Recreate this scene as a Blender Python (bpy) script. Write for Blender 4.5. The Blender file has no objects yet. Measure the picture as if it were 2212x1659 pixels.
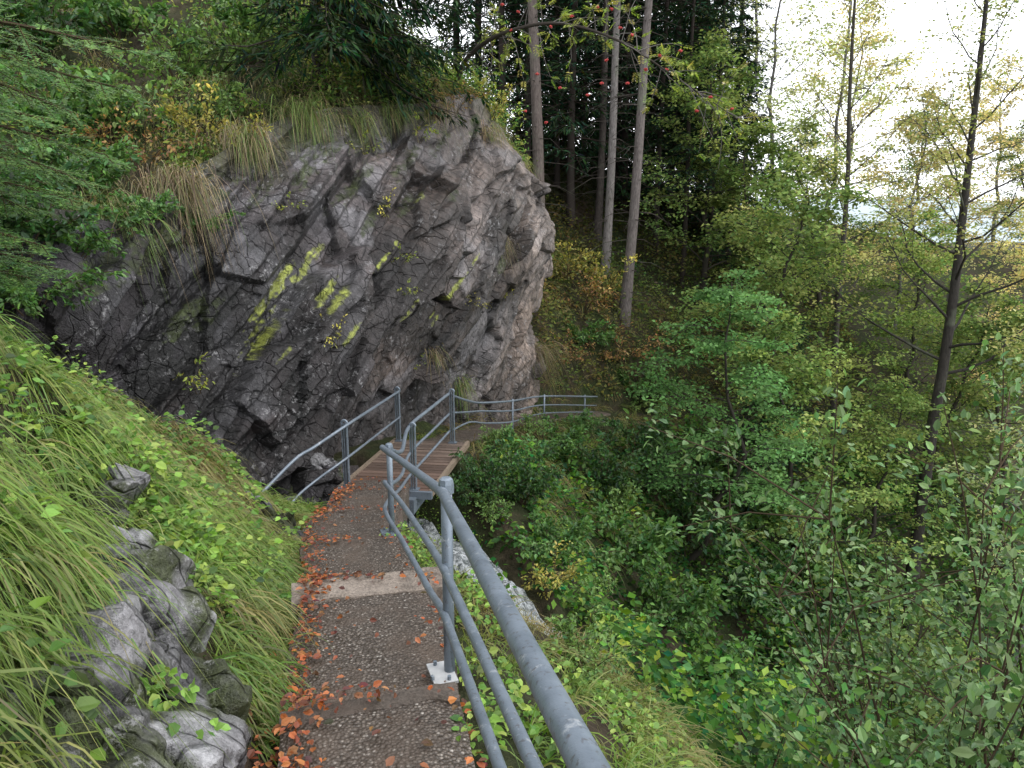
import bpy, math, random, numpy as np
from collections import deque
from mathutils import Vector
rng=np.random.default_rng(11); random.seed(11)
scene=bpy.context.scene; COL=scene.collection
R=math.radians
PITCH=12.0
cp,sp=math.cos(R(PITCH)),math.sin(R(PITCH))
def at(u,v,Y):
    dx=(u-1106)/1580; dy=(829.5-v)/1580
    d=np.array([dx,cp+sp*dy,-sp+cp*dy]); return d*(Y/d[1])
def nrm(a): return a/np.maximum(np.linalg.norm(a,axis=-1,keepdims=True),1e-9)
# ---------------------------------------------------------------- noise
def h3(ix,iy,iz,s):
    n=(ix.astype(np.int64)*374761393+iy.astype(np.int64)*668265263+iz.astype(np.int64)*1274126177+s*974634777)&0xffffffff
    n=((n^(n>>13))*1274126177)&0xffffffff
    n=((n^(n>>16))*2246822519)&0xffffffff
    n=n^(n>>15)
    return (n&0xffffff)/float(0x1000000)
def vnoise(p,s=0):
    f=np.floor(p); i=f.astype(np.int64); t=p-f; t=t*t*(3-2*t); o=0
    for a in (0,1):
        for b in (0,1):
            for c in (0,1):
                w=(t[:,0] if a else 1-t[:,0])*(t[:,1] if b else 1-t[:,1])*(t[:,2] if c else 1-t[:,2])
                o=o+w*h3(i[:,0]+a,i[:,1]+b,i[:,2]+c,s)
    return o*2-1
def fbm(p,o=4,s=0):
    r=0; a=.5
    for k in range(o): r=r+a*vnoise(p*2**k+17.3*k,s+k); a*=.5
    return r
def facets(p,M,s):
    q=p@M.T; f=np.floor(q).astype(np.int64)
    b1=np.full(len(q),9.); b2=np.full(len(q),9.); off=np.zeros(len(q)); tl=np.zeros((len(q),3)); sd=np.zeros((len(q),3))
    for a in (-1,0,1):
        for b in (-1,0,1):
            for c in (-1,0,1):
                x,y,z=f[:,0]+a,f[:,1]+b,f[:,2]+c
                P=np.stack([x+h3(x,y,z,s),y+h3(x,y,z,s+1),z+h3(x,y,z,s+2)],1)
                d=((P-q)**2).sum(1)
                m=d<b1
                b2=np.where(m,b1,np.minimum(b2,d)); b1=np.where(m,d,b1)
                off=np.where(m,h3(x,y,z,s+3)*2-1,off)
                T=np.stack([h3(x,y,z,s+4),h3(x,y,z,s+5),h3(x,y,z,s+6)],1)*2-1
                tl=np.where(m[:,None],T,tl); sd=np.where(m[:,None],P,sd)
    return off+((q-sd)*tl).sum(1)*1.3, np.sqrt(b2)-np.sqrt(b1), off, b1
# ---------------------------------------------------------------- mesh accumulation
class Acc:
    def __init__(s): s.V=[];s.Q=[];s.C=[];s.n=0
    def add(s,V,Q,c=(.5,.5,.5)):
        V=np.asarray(V,float).reshape(-1,3); c=np.asarray(c,float)
        if c.ndim==1: c=np.tile(c,(len(V),1))
        s.V.append(V); s.Q.append(np.asarray(Q,np.int64).reshape(-1,4)+s.n); s.C.append(c); s.n+=len(V)
    def obj(s,name,mat,parent=None,smooth=False,off=None,sharp=None):
        V=np.concatenate(s.V); Q=np.concatenate(s.Q); c=np.concatenate(s.C)
        if off is not None: V=V-np.asarray(off)
        me=bpy.data.meshes.new(name)
        me.vertices.add(len(V)); me.vertices.foreach_set('co',V.astype(np.float32).ravel())
        me.loops.add(Q.size); me.loops.foreach_set('vertex_index',Q.astype(np.int32).ravel())
        me.polygons.add(len(Q)); me.polygons.foreach_set('loop_start',np.arange(0,Q.size,4,dtype=np.int32))
        me.polygons.foreach_set('use_smooth',np.full(len(Q),bool(smooth or sharp)))
        me.update(calc_edges=True)
        if sharp: me.set_sharp_from_angle(angle=R(sharp))
        at_=me.attributes.new('col','FLOAT_COLOR','POINT')
        rg=np.ones((len(V),4),np.float32); rg[:,:3]=np.clip(c,0,1); at_.data.foreach_set('color',rg.ravel())
        me.materials.append(mat)
        o=bpy.data.objects.new(name,me); COL.objects.link(o)
        if parent: o.parent=parent
        if off is not None and parent is None: o.location=off
        return o
def tube(acc,pts,rad,sides=6,col=(.5,.5,.5),cap=False):
    pts=np.asarray(pts,float); n=len(pts); rad=np.broadcast_to(np.asarray(rad,float),(n,)).copy()
    if cap:
        t0=nrm(pts[1]-pts[0]); t1=nrm(pts[-1]-pts[-2])
        pts=np.concatenate([[pts[0]],pts,[pts[-1]]]); pts[0]-=t0*.001; pts[-1]+=t1*.001
        rad=np.concatenate([[.0005],rad,[.0005]]); n+=2
    t=nrm(np.gradient(pts,axis=0)); m=np.abs(t).mean(0); ref=np.eye(3)[np.argmin(m)]
    a=nrm(np.cross(t,ref)); b=np.cross(t,a)
    th=np.linspace(0,2*np.pi,sides,endpoint=False)
    V=pts[:,None]+rad[:,None,None]*(np.cos(th)[None,:,None]*a[:,None]+np.sin(th)[None,:,None]*b[:,None])
    i=np.arange(n-1)[:,None]*sides; j=np.arange(sides)[None]; k=(j+1)%sides
    Q=np.stack([i+j,i+k,i+sides+k,i+sides+j],-1)
    acc.add(V,Q,col)
def box(acc,c,ax,ay,az,col=(.5,.5,.5)):
    c=np.asarray(c,float); ax,ay,az=[np.asarray(q,float) for q in (ax,ay,az)]
    V=[c+i*ax+j*ay+k*az for i in (-1,1) for j in (-1,1) for k in (-1,1)]
    acc.add(V,[[0,1,3,2],[4,6,7,5],[0,4,5,1],[2,3,7,6],[0,2,6,4],[1,5,7,3]],col)
TM={'hex':([0,.3,.7,1,.7,.3],[0,.5,.38,0,-.38,-.5],[0,.14,.1,-.12,.1,.14],[[0,1,2,3],[0,3,4,5]]),
    'rhomb':([0,.45,1,.45],[0,.5,0,-.5],[0,.12,-.08,.12],[[0,1,2,3]])}
def leaves(acc,P,D,N,L,W,col,t='rhomb'):
    a,b,c,q=TM[t]; a,b,c=map(np.array,(a,b,c)); n=len(P)
    if n==0: return
    D=nrm(D); S=nrm(np.cross(D,N)); N=np.cross(S,D)
    L=np.broadcast_to(L,(n,)); W=np.broadcast_to(W,(n,))
    V=P[:,None]+D[:,None]*(L[:,None]*a)[...,None]+S[:,None]*(W[:,None]*b)[...,None]+N[:,None]*(W[:,None]*c)[...,None]
    Q=np.arange(n)[:,None,None]*len(a)+np.array(q)[None]
    acc.add(V,Q,np.repeat(np.broadcast_to(col,(n,3)),len(a),0))
def blades(acc,P,D,L,W,col,bend=.6,n=4):
    N_=len(P); D=nrm(D); S=nrm(np.cross(D,np.array([0,0,1.])+rng.normal(0,.5,(N_,3))))
    L=np.broadcast_to(L,(N_,)); W=np.broadcast_to(W,(N_,)); bend=np.broadcast_to(bend,(N_,))
    rows=[]
    for k in range(n+1):
        s=k/n; c=P+D*(L*s)[:,None]; c=c.copy(); c[:,2]-=bend*L*s*s
        w=(W*(1-.92*s*s)*.5)[:,None]; rows+= [c-S*w,c+S*w]
    V=np.stack(rows,1); q=np.array([[2*k,2*k+1,2*k+3,2*k+2] for k in range(n)])
    cc=np.repeat(np.broadcast_to(col,(N_,3)),2*(n+1),0)
    acc.add(V,np.arange(N_)[:,None,None]*(2*n+2)+q[None],cc)
def rvec(n,s=(1,1,1)): return rng.normal(0,1,(n,3))*np.array(s)
def pal(cols,n,j=.18):
    cols=np.array(cols); c=cols[rng.integers(0,len(cols),n)]
    return np.clip(c*(1+rng.normal(0,j,(n,1)))+rng.normal(0,.006,(n,3)),.003,1)
def catm(P,n):
    P=np.asarray(P,float); m=len(P); E=np.concatenate([[2*P[0]-P[1]],P,[2*P[-1]-P[-2]]])
    x=np.linspace(0,m-1-1e-6,n); i=x.astype(int); t=(x-i).reshape((-1,)+(1,)*(P.ndim-1))
    a,b,c,d=E[i],E[i+1],E[i+2],E[i+3]
    return .5*(2*b+(c-a)*t+(2*a-5*b+4*c-d)*t*t+(3*b-a-3*c+d)*t**3)
def cubesphere(n):
    g=np.linspace(-1,1,n+1); A,B=np.meshgrid(g,g,indexing='ij'); A,B=A.ravel(),B.ravel(); o=np.ones_like(A); V=[];Q=[]
    i,j=np.meshgrid(np.arange(n),np.arange(n),indexing='ij'); b=(i*(n+1)+j).ravel(); q=np.stack([b,b+n+1,b+n+2,b+1],1); k=0
    for f in ([A,B,o],[B,A,-o],[o,A,B],[-o,B,A],[B,o,A],[A,-o,B]):
        V.append(nrm(np.stack(f,1))); Q.append(q+k); k+=len(A)
    return np.concatenate(V),np.concatenate(Q)
def gridq(n0,n1):
    i,j=np.meshgrid(np.arange(n0-1),np.arange(n1-1),indexing='ij'); b=(i*n1+j).ravel(); return np.stack([b,b+n1,b+n1+1,b+1],1)
def blur(g,it=1):
    for _ in range(it):
        for ax in (0,1):
            p=np.pad(g,[(1,1) if a==ax else (0,0) for a in (0,1)],mode='edge')
            g=(p[:-2]+2*p[1:-1]+p[2:])/4 if ax==0 else (p[:,:-2]+2*p[:,1:-1]+p[:,2:])/4
    return g
# ---------------------------------------------------------------- objects
def tag(o,label=None,cat=None,group=None,kind=None):
    if label: o['label']=label
    if cat: o['category']=cat
    if group: o['group']=group
    if kind: o['kind']=kind
    return o
def thing(name,label,cat,loc=(0,0,0),rz=0,group=None,sc=1):
    o=bpy.data.objects.new(name,None); COL.objects.link(o); o.location=[float(q) for q in loc]; o.rotation_euler=(0,0,rz)
    o.scale=(sc,)*3; o.empty_display_size=.1
    return tag(o,label,cat,group)
def dup(root,loc,rz,sc,label=None,group=None):
    r=root.copy(); COL.objects.link(r); r.location=[float(q) for q in loc]; r.rotation_euler=(0,0,rz); r.scale=(sc,)*3
    if label: r['label']=label
    if group: r['group']=group
    elif 'group' in r: del r['group']
    for ch in list(root.children):
        c=ch.copy(); COL.objects.link(c); c.parent=r
        for g in ch.children:
            d=g.copy(); COL.objects.link(d); d.parent=c
    return r
# ---------------------------------------------------------------- materials
class NT:
    def __init__(s,name):
        s.m=bpy.data.materials.new(name); s.m.use_nodes=True; s.t=s.m.node_tree; s.b=s.t.nodes['Principled BSDF']; s.o=s.t.nodes['Material Output']
    def n(s,ty,_in={},**pr):
        x=s.t.nodes.new(ty)
        for k,v in pr.items(): setattr(x,k,v)
        for k,v in _in.items():
            if hasattr(v,'is_output'): s.t.links.new(v,x.inputs[k])
            else: x.inputs[k].default_value=v
        return x
    def l(s,a,b): s.t.links.new(a,b)
    def noise(s,sc,det=4,rough=.6,vec=None,dist=0):
        d={'Scale':sc,'Detail':det,'Roughness':rough,'Distortion':dist}
        if vec is None: vec=s.co()
        d['Vector']=vec
        return s.n('ShaderNodeTexNoise',d).outputs['Fac']
    def co(s):
        if not hasattr(s,'_c'): s._c=s.n('ShaderNodeTexCoord').outputs['Object']
        return s._c
    def ramp(s,f,stops):
        r=s.n('ShaderNodeValToRGB',{'Fac':f}); e=r.color_ramp.elements
        while len(e)<len(stops): e.new(.5)
        for k,(p,c) in enumerate(stops):
            e[k].position=p; e[k].color=(*c,1) if len(c)==3 else c
        return r.outputs['Color']
    def mix(s,f,a,b,mode='MIX'):
        x=s.n('ShaderNodeMixRGB',{},blend_type=mode)
        for k,v in ((0,f),(1,a),(2,b)):
            if hasattr(v,'is_output'): s.l(v,x.inputs[k])
            else: x.inputs[k].default_value=v if k==0 else (*v,1)
        return x.outputs[0]
    def attr(s): return s.n('ShaderNodeAttribute',attribute_name='col').outputs['Color']
    def bump(s,h,st=.5,d=.02): 
        x=s.n('ShaderNodeBump',{'Strength':st,'Distance':d,'Height':h}); s.l(x.outputs[0],s.b.inputs['Normal'])
    def base(s,c,rough=.6,metal=0,spec=.4):
        if hasattr(c,'is_output'): s.l(c,s.b.inputs['Base Color'])
        else: s.b.inputs['Base Color'].default_value=(*c,1)
        if hasattr(rough,'is_output'): s.l(rough,s.b.inputs['Roughness'])
        else: s.b.inputs['Roughness'].default_value=rough
        s.b.inputs['Metallic'].default_value=metal; s.b.inputs['Specular IOR Level'].default_value=spec
def G(v): return (v,v,v)
def leafmat(name,tr=.3,rough=.45,spec=.35,far=False,gain=1.3,rv=.25):
    m=NT(name); c=m.attr()
    if far:
        oi=m.n('ShaderNodeObjectInfo').outputs['Random']
        f=m.ramp(oi,[(0,G((1-rv)*gain)),(1,G((1+rv)*gain))]); c=m.mix(1,c,f,'MULTIPLY')
        sh=m.n('ShaderNodeBsdfDiffuse',{'Color':c}).outputs[0]
    else:
        c=m.mix(1,c,G(gain),'MULTIPLY'); m.base(c,rough,0,spec); sh=m.b.outputs[0]
    t=m.n('ShaderNodeBsdfTranslucent'); bright=m.mix(1,c,(1.35,1.45,.85),'MULTIPLY'); m.l(bright,t.inputs['Color'])
    mx=m.n('ShaderNodeMixShader',{'Fac':tr}); m.l(sh,mx.inputs[1]); m.l(t.outputs[0],mx.inputs[2]); m.l(mx.outputs[0],m.o.inputs[0])
    return m.m
M_leaf=leafmat('leaf',.3,gain=1.4); M_far=leafmat('distant_leaf',.35,far=True,gain=1.7); M_need=leafmat('needles',.05,far=True,gain=1.15); M_grass=leafmat('grass_blade',.3,.45,.3,gain=1.25)
def barkmat(name):
    m=NT(name); c=m.attr(); mp=m.n('ShaderNodeMapping',{'Vector':m.co(),'Scale':(9,9,2.2)})
    n=m.noise(3,5,.7,mp.outputs[0]); n2=m.noise(1.3,3,.6)
    c=m.mix(1,c,m.ramp(n,[(.25,G(.35)),(.7,G(1.5))]),'MULTIPLY')
    c=m.mix(m.ramp(n2,[(.55,G(0)),(.7,G(.5))]),c,(.13,.15,.10))
    m.base(c,.85,0,.2); m.bump(n,.8,.03); return m.m
M_bark=barkmat('bark')
m=NT('twig_bark'); m.t.nodes.remove(m.b); df=m.n('ShaderNodeBsdfDiffuse',{'Color':m.attr()}); m.l(df.outputs[0],m.o.inputs[0]); M_twig=m.m
m=NT('rock'); c=m.attr()
nA=m.noise(2.2,4,.68); nB=m.noise(6,7,.72,None,.2); nC=m.noise(34,3,.75)
mp=m.n('ShaderNodeMapping',{'Vector':m.co(),'Rotation':(R(-38),R(38),R(-41)),'Scale':(1.2,6,2)}); nS=m.noise(2.4,6,.72,mp.outputs[0],.15)
c=m.mix(1,c,m.ramp(nS,[(.32,G(.6)),(.5,G(1)),(.7,G(1.42))]),'MULTIPLY')
c=m.mix(1,c,m.ramp(nB,[(.3,G(.5)),(.5,G(1)),(.72,G(1.5))]),'MULTIPLY')
c=m.mix(1,c,m.ramp(nC,[(.3,G(.65)),(.7,G(1.35))]),'MULTIPLY')
sp_=m.ramp(m.noise(11,6,.82),[(.55,G(0)),(.62,G(.6))]); sp_=m.mix(1,sp_,m.ramp(m.noise(1.1,4,.65),[(.44,G(0)),(.58,G(1))]),'MULTIPLY'); c=m.mix(sp_,c,(.36,.355,.36))
vc=m.n('ShaderNodeTexVoronoi',{'Vector':mp.outputs[0],'Scale':1.3},feature='DISTANCE_TO_EDGE'); ck=m.ramp(vc.outputs['Distance'],[(.0,G(.15)),(.03,G(1))]); c=m.mix(.7,c,ck,'MULTIPLY')
m.base(c,m.ramp(nA,[(.35,G(.3)),(.65,G(.62))]),0,.5)
h=m.mix(.4,nB,nS,'ADD'); h2=m.mix(.3,h,nC,'ADD'); h2=m.mix(.4,h2,ck,'ADD'); m.bump(h2,.9,.06); M_rock=m.m
m=NT('ground_soil'); c=m.attr(); n=m.noise(6,5,.7); n2=m.noise(.9,3,.6)
c=m.mix(1,c,m.ramp(n,[(.3,G(.4)),(.7,G(1.6))]),'MULTIPLY'); c=m.mix(m.ramp(n2,[(.4,G(0)),(.6,G(.8))]),c,(.025,.038,.012))
m.base(c,.9,0,.15); m.bump(n,1,.08); M_soil=m.m
m=NT('exposed_aggregate')
v=m.n('ShaderNodeTexVoronoi',{'Vector':m.co(),'Scale':64.}); 
n=m.noise(2.2,5,.65); n2=m.noise(7,5,.75)
st=m.ramp(v.outputs['Color'],[(.1,(.04,.032,.026)),(.45,(.11,.088,.072)),(.75,(.2,.168,.14)),(.95,(.46,.42,.375))])
st=m.mix(m.ramp(v.outputs['Distance'],[(.28,G(0)),(.55,G(.88))]),st,(.045,.035,.027))
dirt=m.mix(n2,(.042,.031,.023),(.125,.088,.064))
c=m.mix(m.ramp(n,[(.46,G(.05)),(.62,G(.75))]),st,dirt)
m.base(c,m.ramp(n,[(.4,G(.35)),(.65,G(.65))]),0,.4)
inv=m.n('ShaderNodeMath',{0:1.0,1:v.outputs['Distance']},operation='SUBTRACT'); m.bump(inv.outputs[0],1,.013); M_path=m.m
def concmat(nm,a,b_):
    m=NT(nm); n=m.noise(9,6,.75); n2=m.noise(60,4,.7); n3=m.noise(3.5,5,.75)
    c=m.mix(n,a,b_); c=m.mix(1,c,m.ramp(n2,[(.3,G(.5)),(.7,G(1.35))]),'MULTIPLY'); c=m.mix(m.ramp(n3,[(.47,G(0)),(.62,G(.8))]),c,(.07,.052,.041)); m.base(c,.7,0,.3); m.bump(n2,.8,.014); return m.m
M_conc=concmat('concrete',(.18,.145,.12),(.33,.28,.235)); M_conc2=concmat('dark_concrete',(.065,.052,.043),(.14,.115,.095))
m=NT('galvanised_steel'); n=m.noise(9,4,.7); n2=m.noise(55,3,.7)
c=m.mix(n,(.105,.135,.17),(.21,.245,.285)); c=m.mix(m.ramp(n2,[(.57,G(0)),(.68,G(.65))]),c,(.07,.06,.055)); c=m.mix(m.ramp(m.noise(22,4,.7),[(.6,G(0)),(.68,G(.6))]),c,(.42,.44,.46))
m.base(c,m.ramp(n,[(.3,G(.3)),(.7,G(.55))]),.35,.5); m.bump(n2,.3,.004); M_steel=m.m
m=NT('bright_plate'); m.base(m.mix(m.noise(30),(.34,.35,.36),(.55,.55,.55)),.45,.3,.5); M_plate=m.m
m=NT('timber'); c=m.attr(); mp=m.n('ShaderNodeMapping',{'Vector':m.co(),'Scale':(4,30,30)}); n=m.noise(3,5,.7,mp.outputs[0])
c=m.mix(1,c,m.ramp(n,[(.3,G(.55)),(.7,G(1.35))]),'MULTIPLY'); m.base(c,.5,0,.4); m.bump(n,.5,.01); M_wood=m.m
m=NT('white_water'); n=m.noise(7,7,.75,None,2); c=m.mix(m.ramp(n,[(.42,G(0)),(.6,G(1))]),(.12,.14,.14),(.7,.73,.76)); m.base(c,.25,0,.5); m.bump(n,1,.08); M_water=m.m
m=NT('hill_haze_tint'); m.base(m.mix(m.noise(.03,5,.7),(.31,.37,.40),(.42,.47,.49)),1,0,0); M_hill=m.m  # pale blue grey base colour stands in for air haze
m=NT('berry_red'); m.base(m.mix(m.noise(20),(.32,.014,.018),(.46,.05,.04)),.35,0,.4); M_berry=m.m
# ---------------------------------------------------------------- ground
PTH=np.array([(.6,-4,-.95),(.0,-.2,-1.6),(-.53,2.5,-2.05),(-.7,3.2,-2.19),(-.88,4.15,-2.4),(-1.5,6.3,-2.83),(-1.8,9.35,-3.5),(-1.46,12.1,-3.62),(-1.1,13.3,-3.85),(-.75,14.6,-4.05),(-.05,16.4,-4.35),(1.1,18.3,-4.7),(2.6,19.9,-5.0),(6,22.3,-5.7),(13,26,-7.5),(30,34,-10),(120,70,-16)])
GUL=np.array([(-8,6.2,-2.6),(-4.8,8.2,-3.4),(-3.15,9.15,-3.95),(-1.9,10.5,-4.5),(-.7,9.9,-4.85),(.25,8.8,-5.35),(1.1,8.2,-6.3),(3,8,-8.8),(7,8.5,-13),(20,12,-23)])
HW=.42
def polyd(x,y,P):
    bd=np.full(x.shape,1e9); sg=np.zeros(x.shape); zz=np.zeros(x.shape)
    for a,b in zip(P[:-1],P[1:]):
        dx,dy=b[0]-a[0],b[1]-a[1]; L2=dx*dx+dy*dy
        t=np.clip(((x-a[0])*dx+(y-a[1])*dy)/L2,0,1); ex=x-a[0]-t*dx; ey=y-a[1]-t*dy
        d=np.hypot(ex,ey); m=d<bd
        cr=dx*(y-a[1])-dy*(x-a[0])
        bd=np.where(m,d,bd); sg=np.where(m,np.where(cr>0,-1,1),sg); zz=np.where(m,a[2]+t*(b[2]-a[2]),zz)
    return bd*sg,zz
def ground(x,y,noise=True):
    x=np.atleast_1d(np.asarray(x,float)); y=np.atleast_1d(np.asarray(y,float))
    d,zp=polyd(x,y,PTH); r=np.maximum(d-HW,0); e=np.maximum(-d-HW,0)
    f=.28*np.minimum(r,.4)+.80*np.clip(r-.4,0,1.0)+1.15*np.maximum(r-1.4,0); f=np.where(f>12,12+.4*(f-12),f); f=np.minimum(f,28)
    mm=np.interp(y,[-5,4,5,6.5,7.6,8.5,12.5,13.2,17.5],[1.1,1.13,1.0,.83,.4,0,0,0,1.])
    g1=np.where(e<2.2,e,2.2+.55*(e-2.2)); g2=1.7*np.minimum(e,1.5)+.8*np.maximum(e-1.5,0)
    g=np.minimum(np.where(y<9,mm*g1,mm*g2),9)
    z=zp-.05-f+g
    gd,gz=polyd(x,y,GUL); gd=np.abs(gd); z=np.minimum(z,gz+1.15*np.maximum(gd-.25-.5*np.clip(-x-2.1,0,1),0))
    if noise:
        w=np.clip(np.abs(d)-HW,0,1); wl=np.clip(-d-.6,0,1)*(y<9)
        p=np.stack([x,y,0*x],1); z=z+w*(.24*fbm(p*.9,4,3)+.08*fbm(p*4,2,9))+wl*.26*fbm(p*2.1,3,19)
    return z
def gz(x,y): return float(ground(x,y)[0])
_Y=np.concatenate([np.arange(.7,20,.03),np.arange(20,90,.2)])
def hit(u,v):
    d=at(u,v,1.0); z=ground(d[0]*_Y,_Y); k=np.argmax(d[2]*_Y<=z)
    Y=_Y[k]; return np.array([d[0]*Y,Y,float(z[k])])
def grd(a): return np.concatenate([np.arange(*q) for q in a])
xs=grd([(-400,-60,34),(-60,-14,4.6),(-14,-5,.5),(-5,4,.07),(4,14,.2),(14,40,1.3),(40,120,8),(120,601,40)])
ys=grd([(-40,-4,6),(-4,0.4,.4),(.4,12,.07),(12,26,.16),(26,60,1.2),(60,140,8),(140,700,40)])
X,Y_=np.meshgrid(xs,ys,indexing='ij'); zz=ground(X.ravel(),Y_.ravel())
acc=Acc(); V=np.stack([X.ravel(),Y_.ravel(),zz],1)
nn=fbm(V*1.3,3,5)[:,None]; acc.add(V,gridq(len(xs),len(ys)),np.clip(np.array([.036,.027,.018])*(1+.9*nn)+np.array([0,.008,0])*(nn<0),.006,1))  # soil colour darkened so gaps between the ravine plants look shaded
tag(acc.obj('ground',M_soil,None,True),'steep dark forest slope falling away to the right of the path','ground',kind='structure')
acc=Acc(); hx=np.linspace(-100,900,70)
rows=[]
for k,(yy,zb) in enumerate([(330,-30),(420,4),(470,18),(560,10)]):
    p=np.stack([hx*.01,0*hx+k,0*hx],1); rows.append(np.stack([hx,0*hx+yy,zb+ (14 if k else 0)*fbm(p*1.7,4,2)],1))
V=catm(np.stack(rows,0),16); n0,n1=V.shape[:2]; acc.add(V,gridq(n0,n1)[:,::-1]); tag(acc.obj('hills',M_hill,None,True),'pale hazy hills far across the valley','hill',kind='structure')
# ---------------------------------------------------------------- path
STEPS=np.array([-4,.4,1.2,2.0,2.85,4.3,5.6,6.9,8.2,9.36])
def pz(y):
    a=STEPS[np.clip(np.searchsorted(STEPS,y,side='right')-1,0,len(STEPS)-1)]; za=np.interp(a,PTH[:,1],PTH[:,2]); return za+.22*(np.interp(y,PTH[:,1],PTH[:,2])-za)
def pathribbon(y0,y1,steps):
    S=np.arange(y0,y1,.03); cx=np.interp(S,PTH[:,1],PTH[:,0]); cz=np.interp(S,PTH[:,1],PTH[:,2])
    k=np.ones(9)/9; cx=np.convolve(np.pad(cx,4,mode='edge'),k,'valid')
    if steps: cz=pz(S)
    T=nrm(np.stack([np.gradient(cx),np.gradient(S)],1)); W=np.linspace(-1,1,21)
    jit=np.interp(S,[2.2,3.6],[.37,HW])+.06*fbm(np.stack([S*2.5,0*S,0*S],1),3,4)
    P=np.zeros((len(S),23,3)); 
    for q,w in enumerate(np.concatenate([[-1.02],W,[1.02]])):
        P[:,q,0]=cx+T[:,1]*w*jit; P[:,q,1]=S-T[:,0]*w*jit; P[:,q,2]=cz-(.3 if abs(w)>1.01 else .03*w**4)
    f=P.reshape(-1,3); f[:,2]+=.014*fbm(f*5,3,8)
    return f,gridq(*P.shape[:2])[:,::-1]
acc=Acc(); acc.add(*pathribbon(-3.5,9.40,True)); tag(acc.obj('path',M_path),'narrow stepped path of dark pebbly concrete leading to the footbridge','path',kind='structure')
acc=Acc(); acc.add(*pathribbon(12.12,19.7,False)); tag(acc.obj('path',M_path,None,True),'short stretch of path beyond the footbridge under the cliff','path',kind='structure')
def stepbar(yc,dep,mat,lab,l0=-.46,l1=.5,up=.028):
    acc=Acc(); i=np.searchsorted(PTH[:,1],yc); tg=PTH[i]-PTH[i-1]; pd=nrm(np.array([tg[0],tg[1],0.])); pn=np.array([pd[1],-pd[0],0]); c0=np.array([float(np.interp(yc,PTH[:,1],PTH[:,0])),yc,0])
    L=np.linspace(l0,l1,90); h=dep/2; prof=[(-h,-.30),(-h,-.012),(-h+.012,0),(h-.015,.004),(h,-.012),(h+.004,-.4)]; zt=float(pz(np.array([yc]))[0])+up
    jn=[fbm(np.stack([L*5,0*L+k*9,0*L+yc],1),4,5+k) for k in range(2)]
    V=np.array([[c0+pn*l+pd*(a+.05*jn[0 if a<0 else 1][q])+np.array([0,0,zt+b_+.02*jn[0][q]]) for a,b_ in prof] for q,l in enumerate(L)])
    acc.add(V,gridq(*V.shape[:2])[:,::-1])
    for e in (0,-1): acc.add(V[e],[[0,1,4,5],[1,2,3,4]])
    tag(acc.obj('step',mat),lab,'step',kind='structure')
stepbar(4.19,.26,M_conc,'pale worn concrete step set across the pebbly path')
stepbar(2.79,.10,M_conc2,'dark worn step edge strewn with leaves nearest the camera',up=.012,l1=.37,l0=-.38)
# ---------------------------------------------------------------- cliff
CC=[[(-250,1000,6.6),(-250,700,6.7),(-250,600,6.9),(-250,500,7.2),(-250,400,7.6)],
 [(80,980,7.8),(80,780,7.9),(80,680,7.7),(100,560,8.0),(110,460,8.6)],
 [(260,1080,8.4),(260,860,8.8),(260,720,8.8),(260,590,8.9),(270,450,9.6)],
 [(440,1190,8.8),(430,940,9.4),(420,760,9.6),(430,590,9.9),(450,350,10.9)],
 [(600,1230,9.5),(590,990,10.3),(580,780,10.5),(590,550,10.7),(590,270,12)],
 [(735,1160,11.1),(745,940,11.7),(750,740,11.6),(750,490,11.7),(740,235,13.0)],
 [(880,1030,13.3),(890,890,13.4),(900,700,12.9),(900,480,12.9),(890,230,14.0)],
 [(1010,965,15.5),(1025,870,15.4),(1035,700,14.7),(1035,480,14.5),(1010,210,15.2)],
 [(1120,930,18),(1105,860,17.7),(1105,700,16.8),(1122,510,16.0),(1080,285,16.4)],
 [(1205,905,20),(1150,850,19.6),(1112,710,18.8),(1168,530,17.8),(1124,350,18.0)],
 [(1190,900,23),(1135,850,22.5),(1097,710,22),(1140,530,22),(1088,355,22)]]
CT=np.array([[at(*q) for q in c] for c in CC])
NU,NVv=820,450
S1=catm(CT,NU); S=np.swapaxes(catm(np.swapaxes(S1,0,1),NVv),0,1)
du=np.gradient(S,axis=0); dv=np.gradient(S,axis=1); Nn=nrm(np.cross(du,dv)); 
if Nn[NU//2,NVv//2,1]>0: Nn=-Nn
P0=S.reshape(-1,3); N0=Nn.reshape(-1,3)
a_=nrm(np.array([.53,.46,.72])); nh=nrm(np.array([.62,-.75,.2])); nh=nrm(nh-a_*(nh@a_)); b_=np.cross(a_,nh); c_=nh
def Mx(la,lb,lc): return np.stack([a_/la,b_/lb,c_/lc])
wp=P0+.08*np.stack([fbm(P0*1.2,3,31),fbm(P0*1.2,3,41),fbm(P0*1.2,3,51)],1)
F0,e0,o0,q0=facets(wp,Mx(3.8,1.4,2.0),400); F1,e1,o1,q1=facets(wp,Mx(2.0,.62,.95),100); F2,e2,o2,q2=facets(wp,Mx(.8,.26,.42),200); F3,e3,o3,q3=facets(wp,Mx(.24,.1,.14),300)
fb=fbm(P0*.7,3,60); sb=wp@b_
def saw(x,k=.86):
    fr=x-np.floor(x); return np.where(fr<k,fr/k,(1-fr)/(1-k))
m1=np.clip(.5+.9*o0,0,1); m2=np.clip(.5+.8*o1,0,1)
x1=sb*1.0+.7*o0+.12*fbm(wp*.6,2,141); x2=sb*3.0+.9*o1+.12*fbm(wp*1.2,2,142); x3=sb*9+1.5*o2
s1,s2,s3=saw(x1,.92),saw(x2,.88),saw(x3,.8)
disp=.17*F0+.28*s1*m1+.10*F1+.10*s2*m2+.036*F2+.012*s3+.009*F3+.10*fb-.025*np.exp(-e1*16)
tt=np.tile(np.linspace(0,1,NVv),NU); uu=np.repeat(np.linspace(0,1,NU),NVv)
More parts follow.
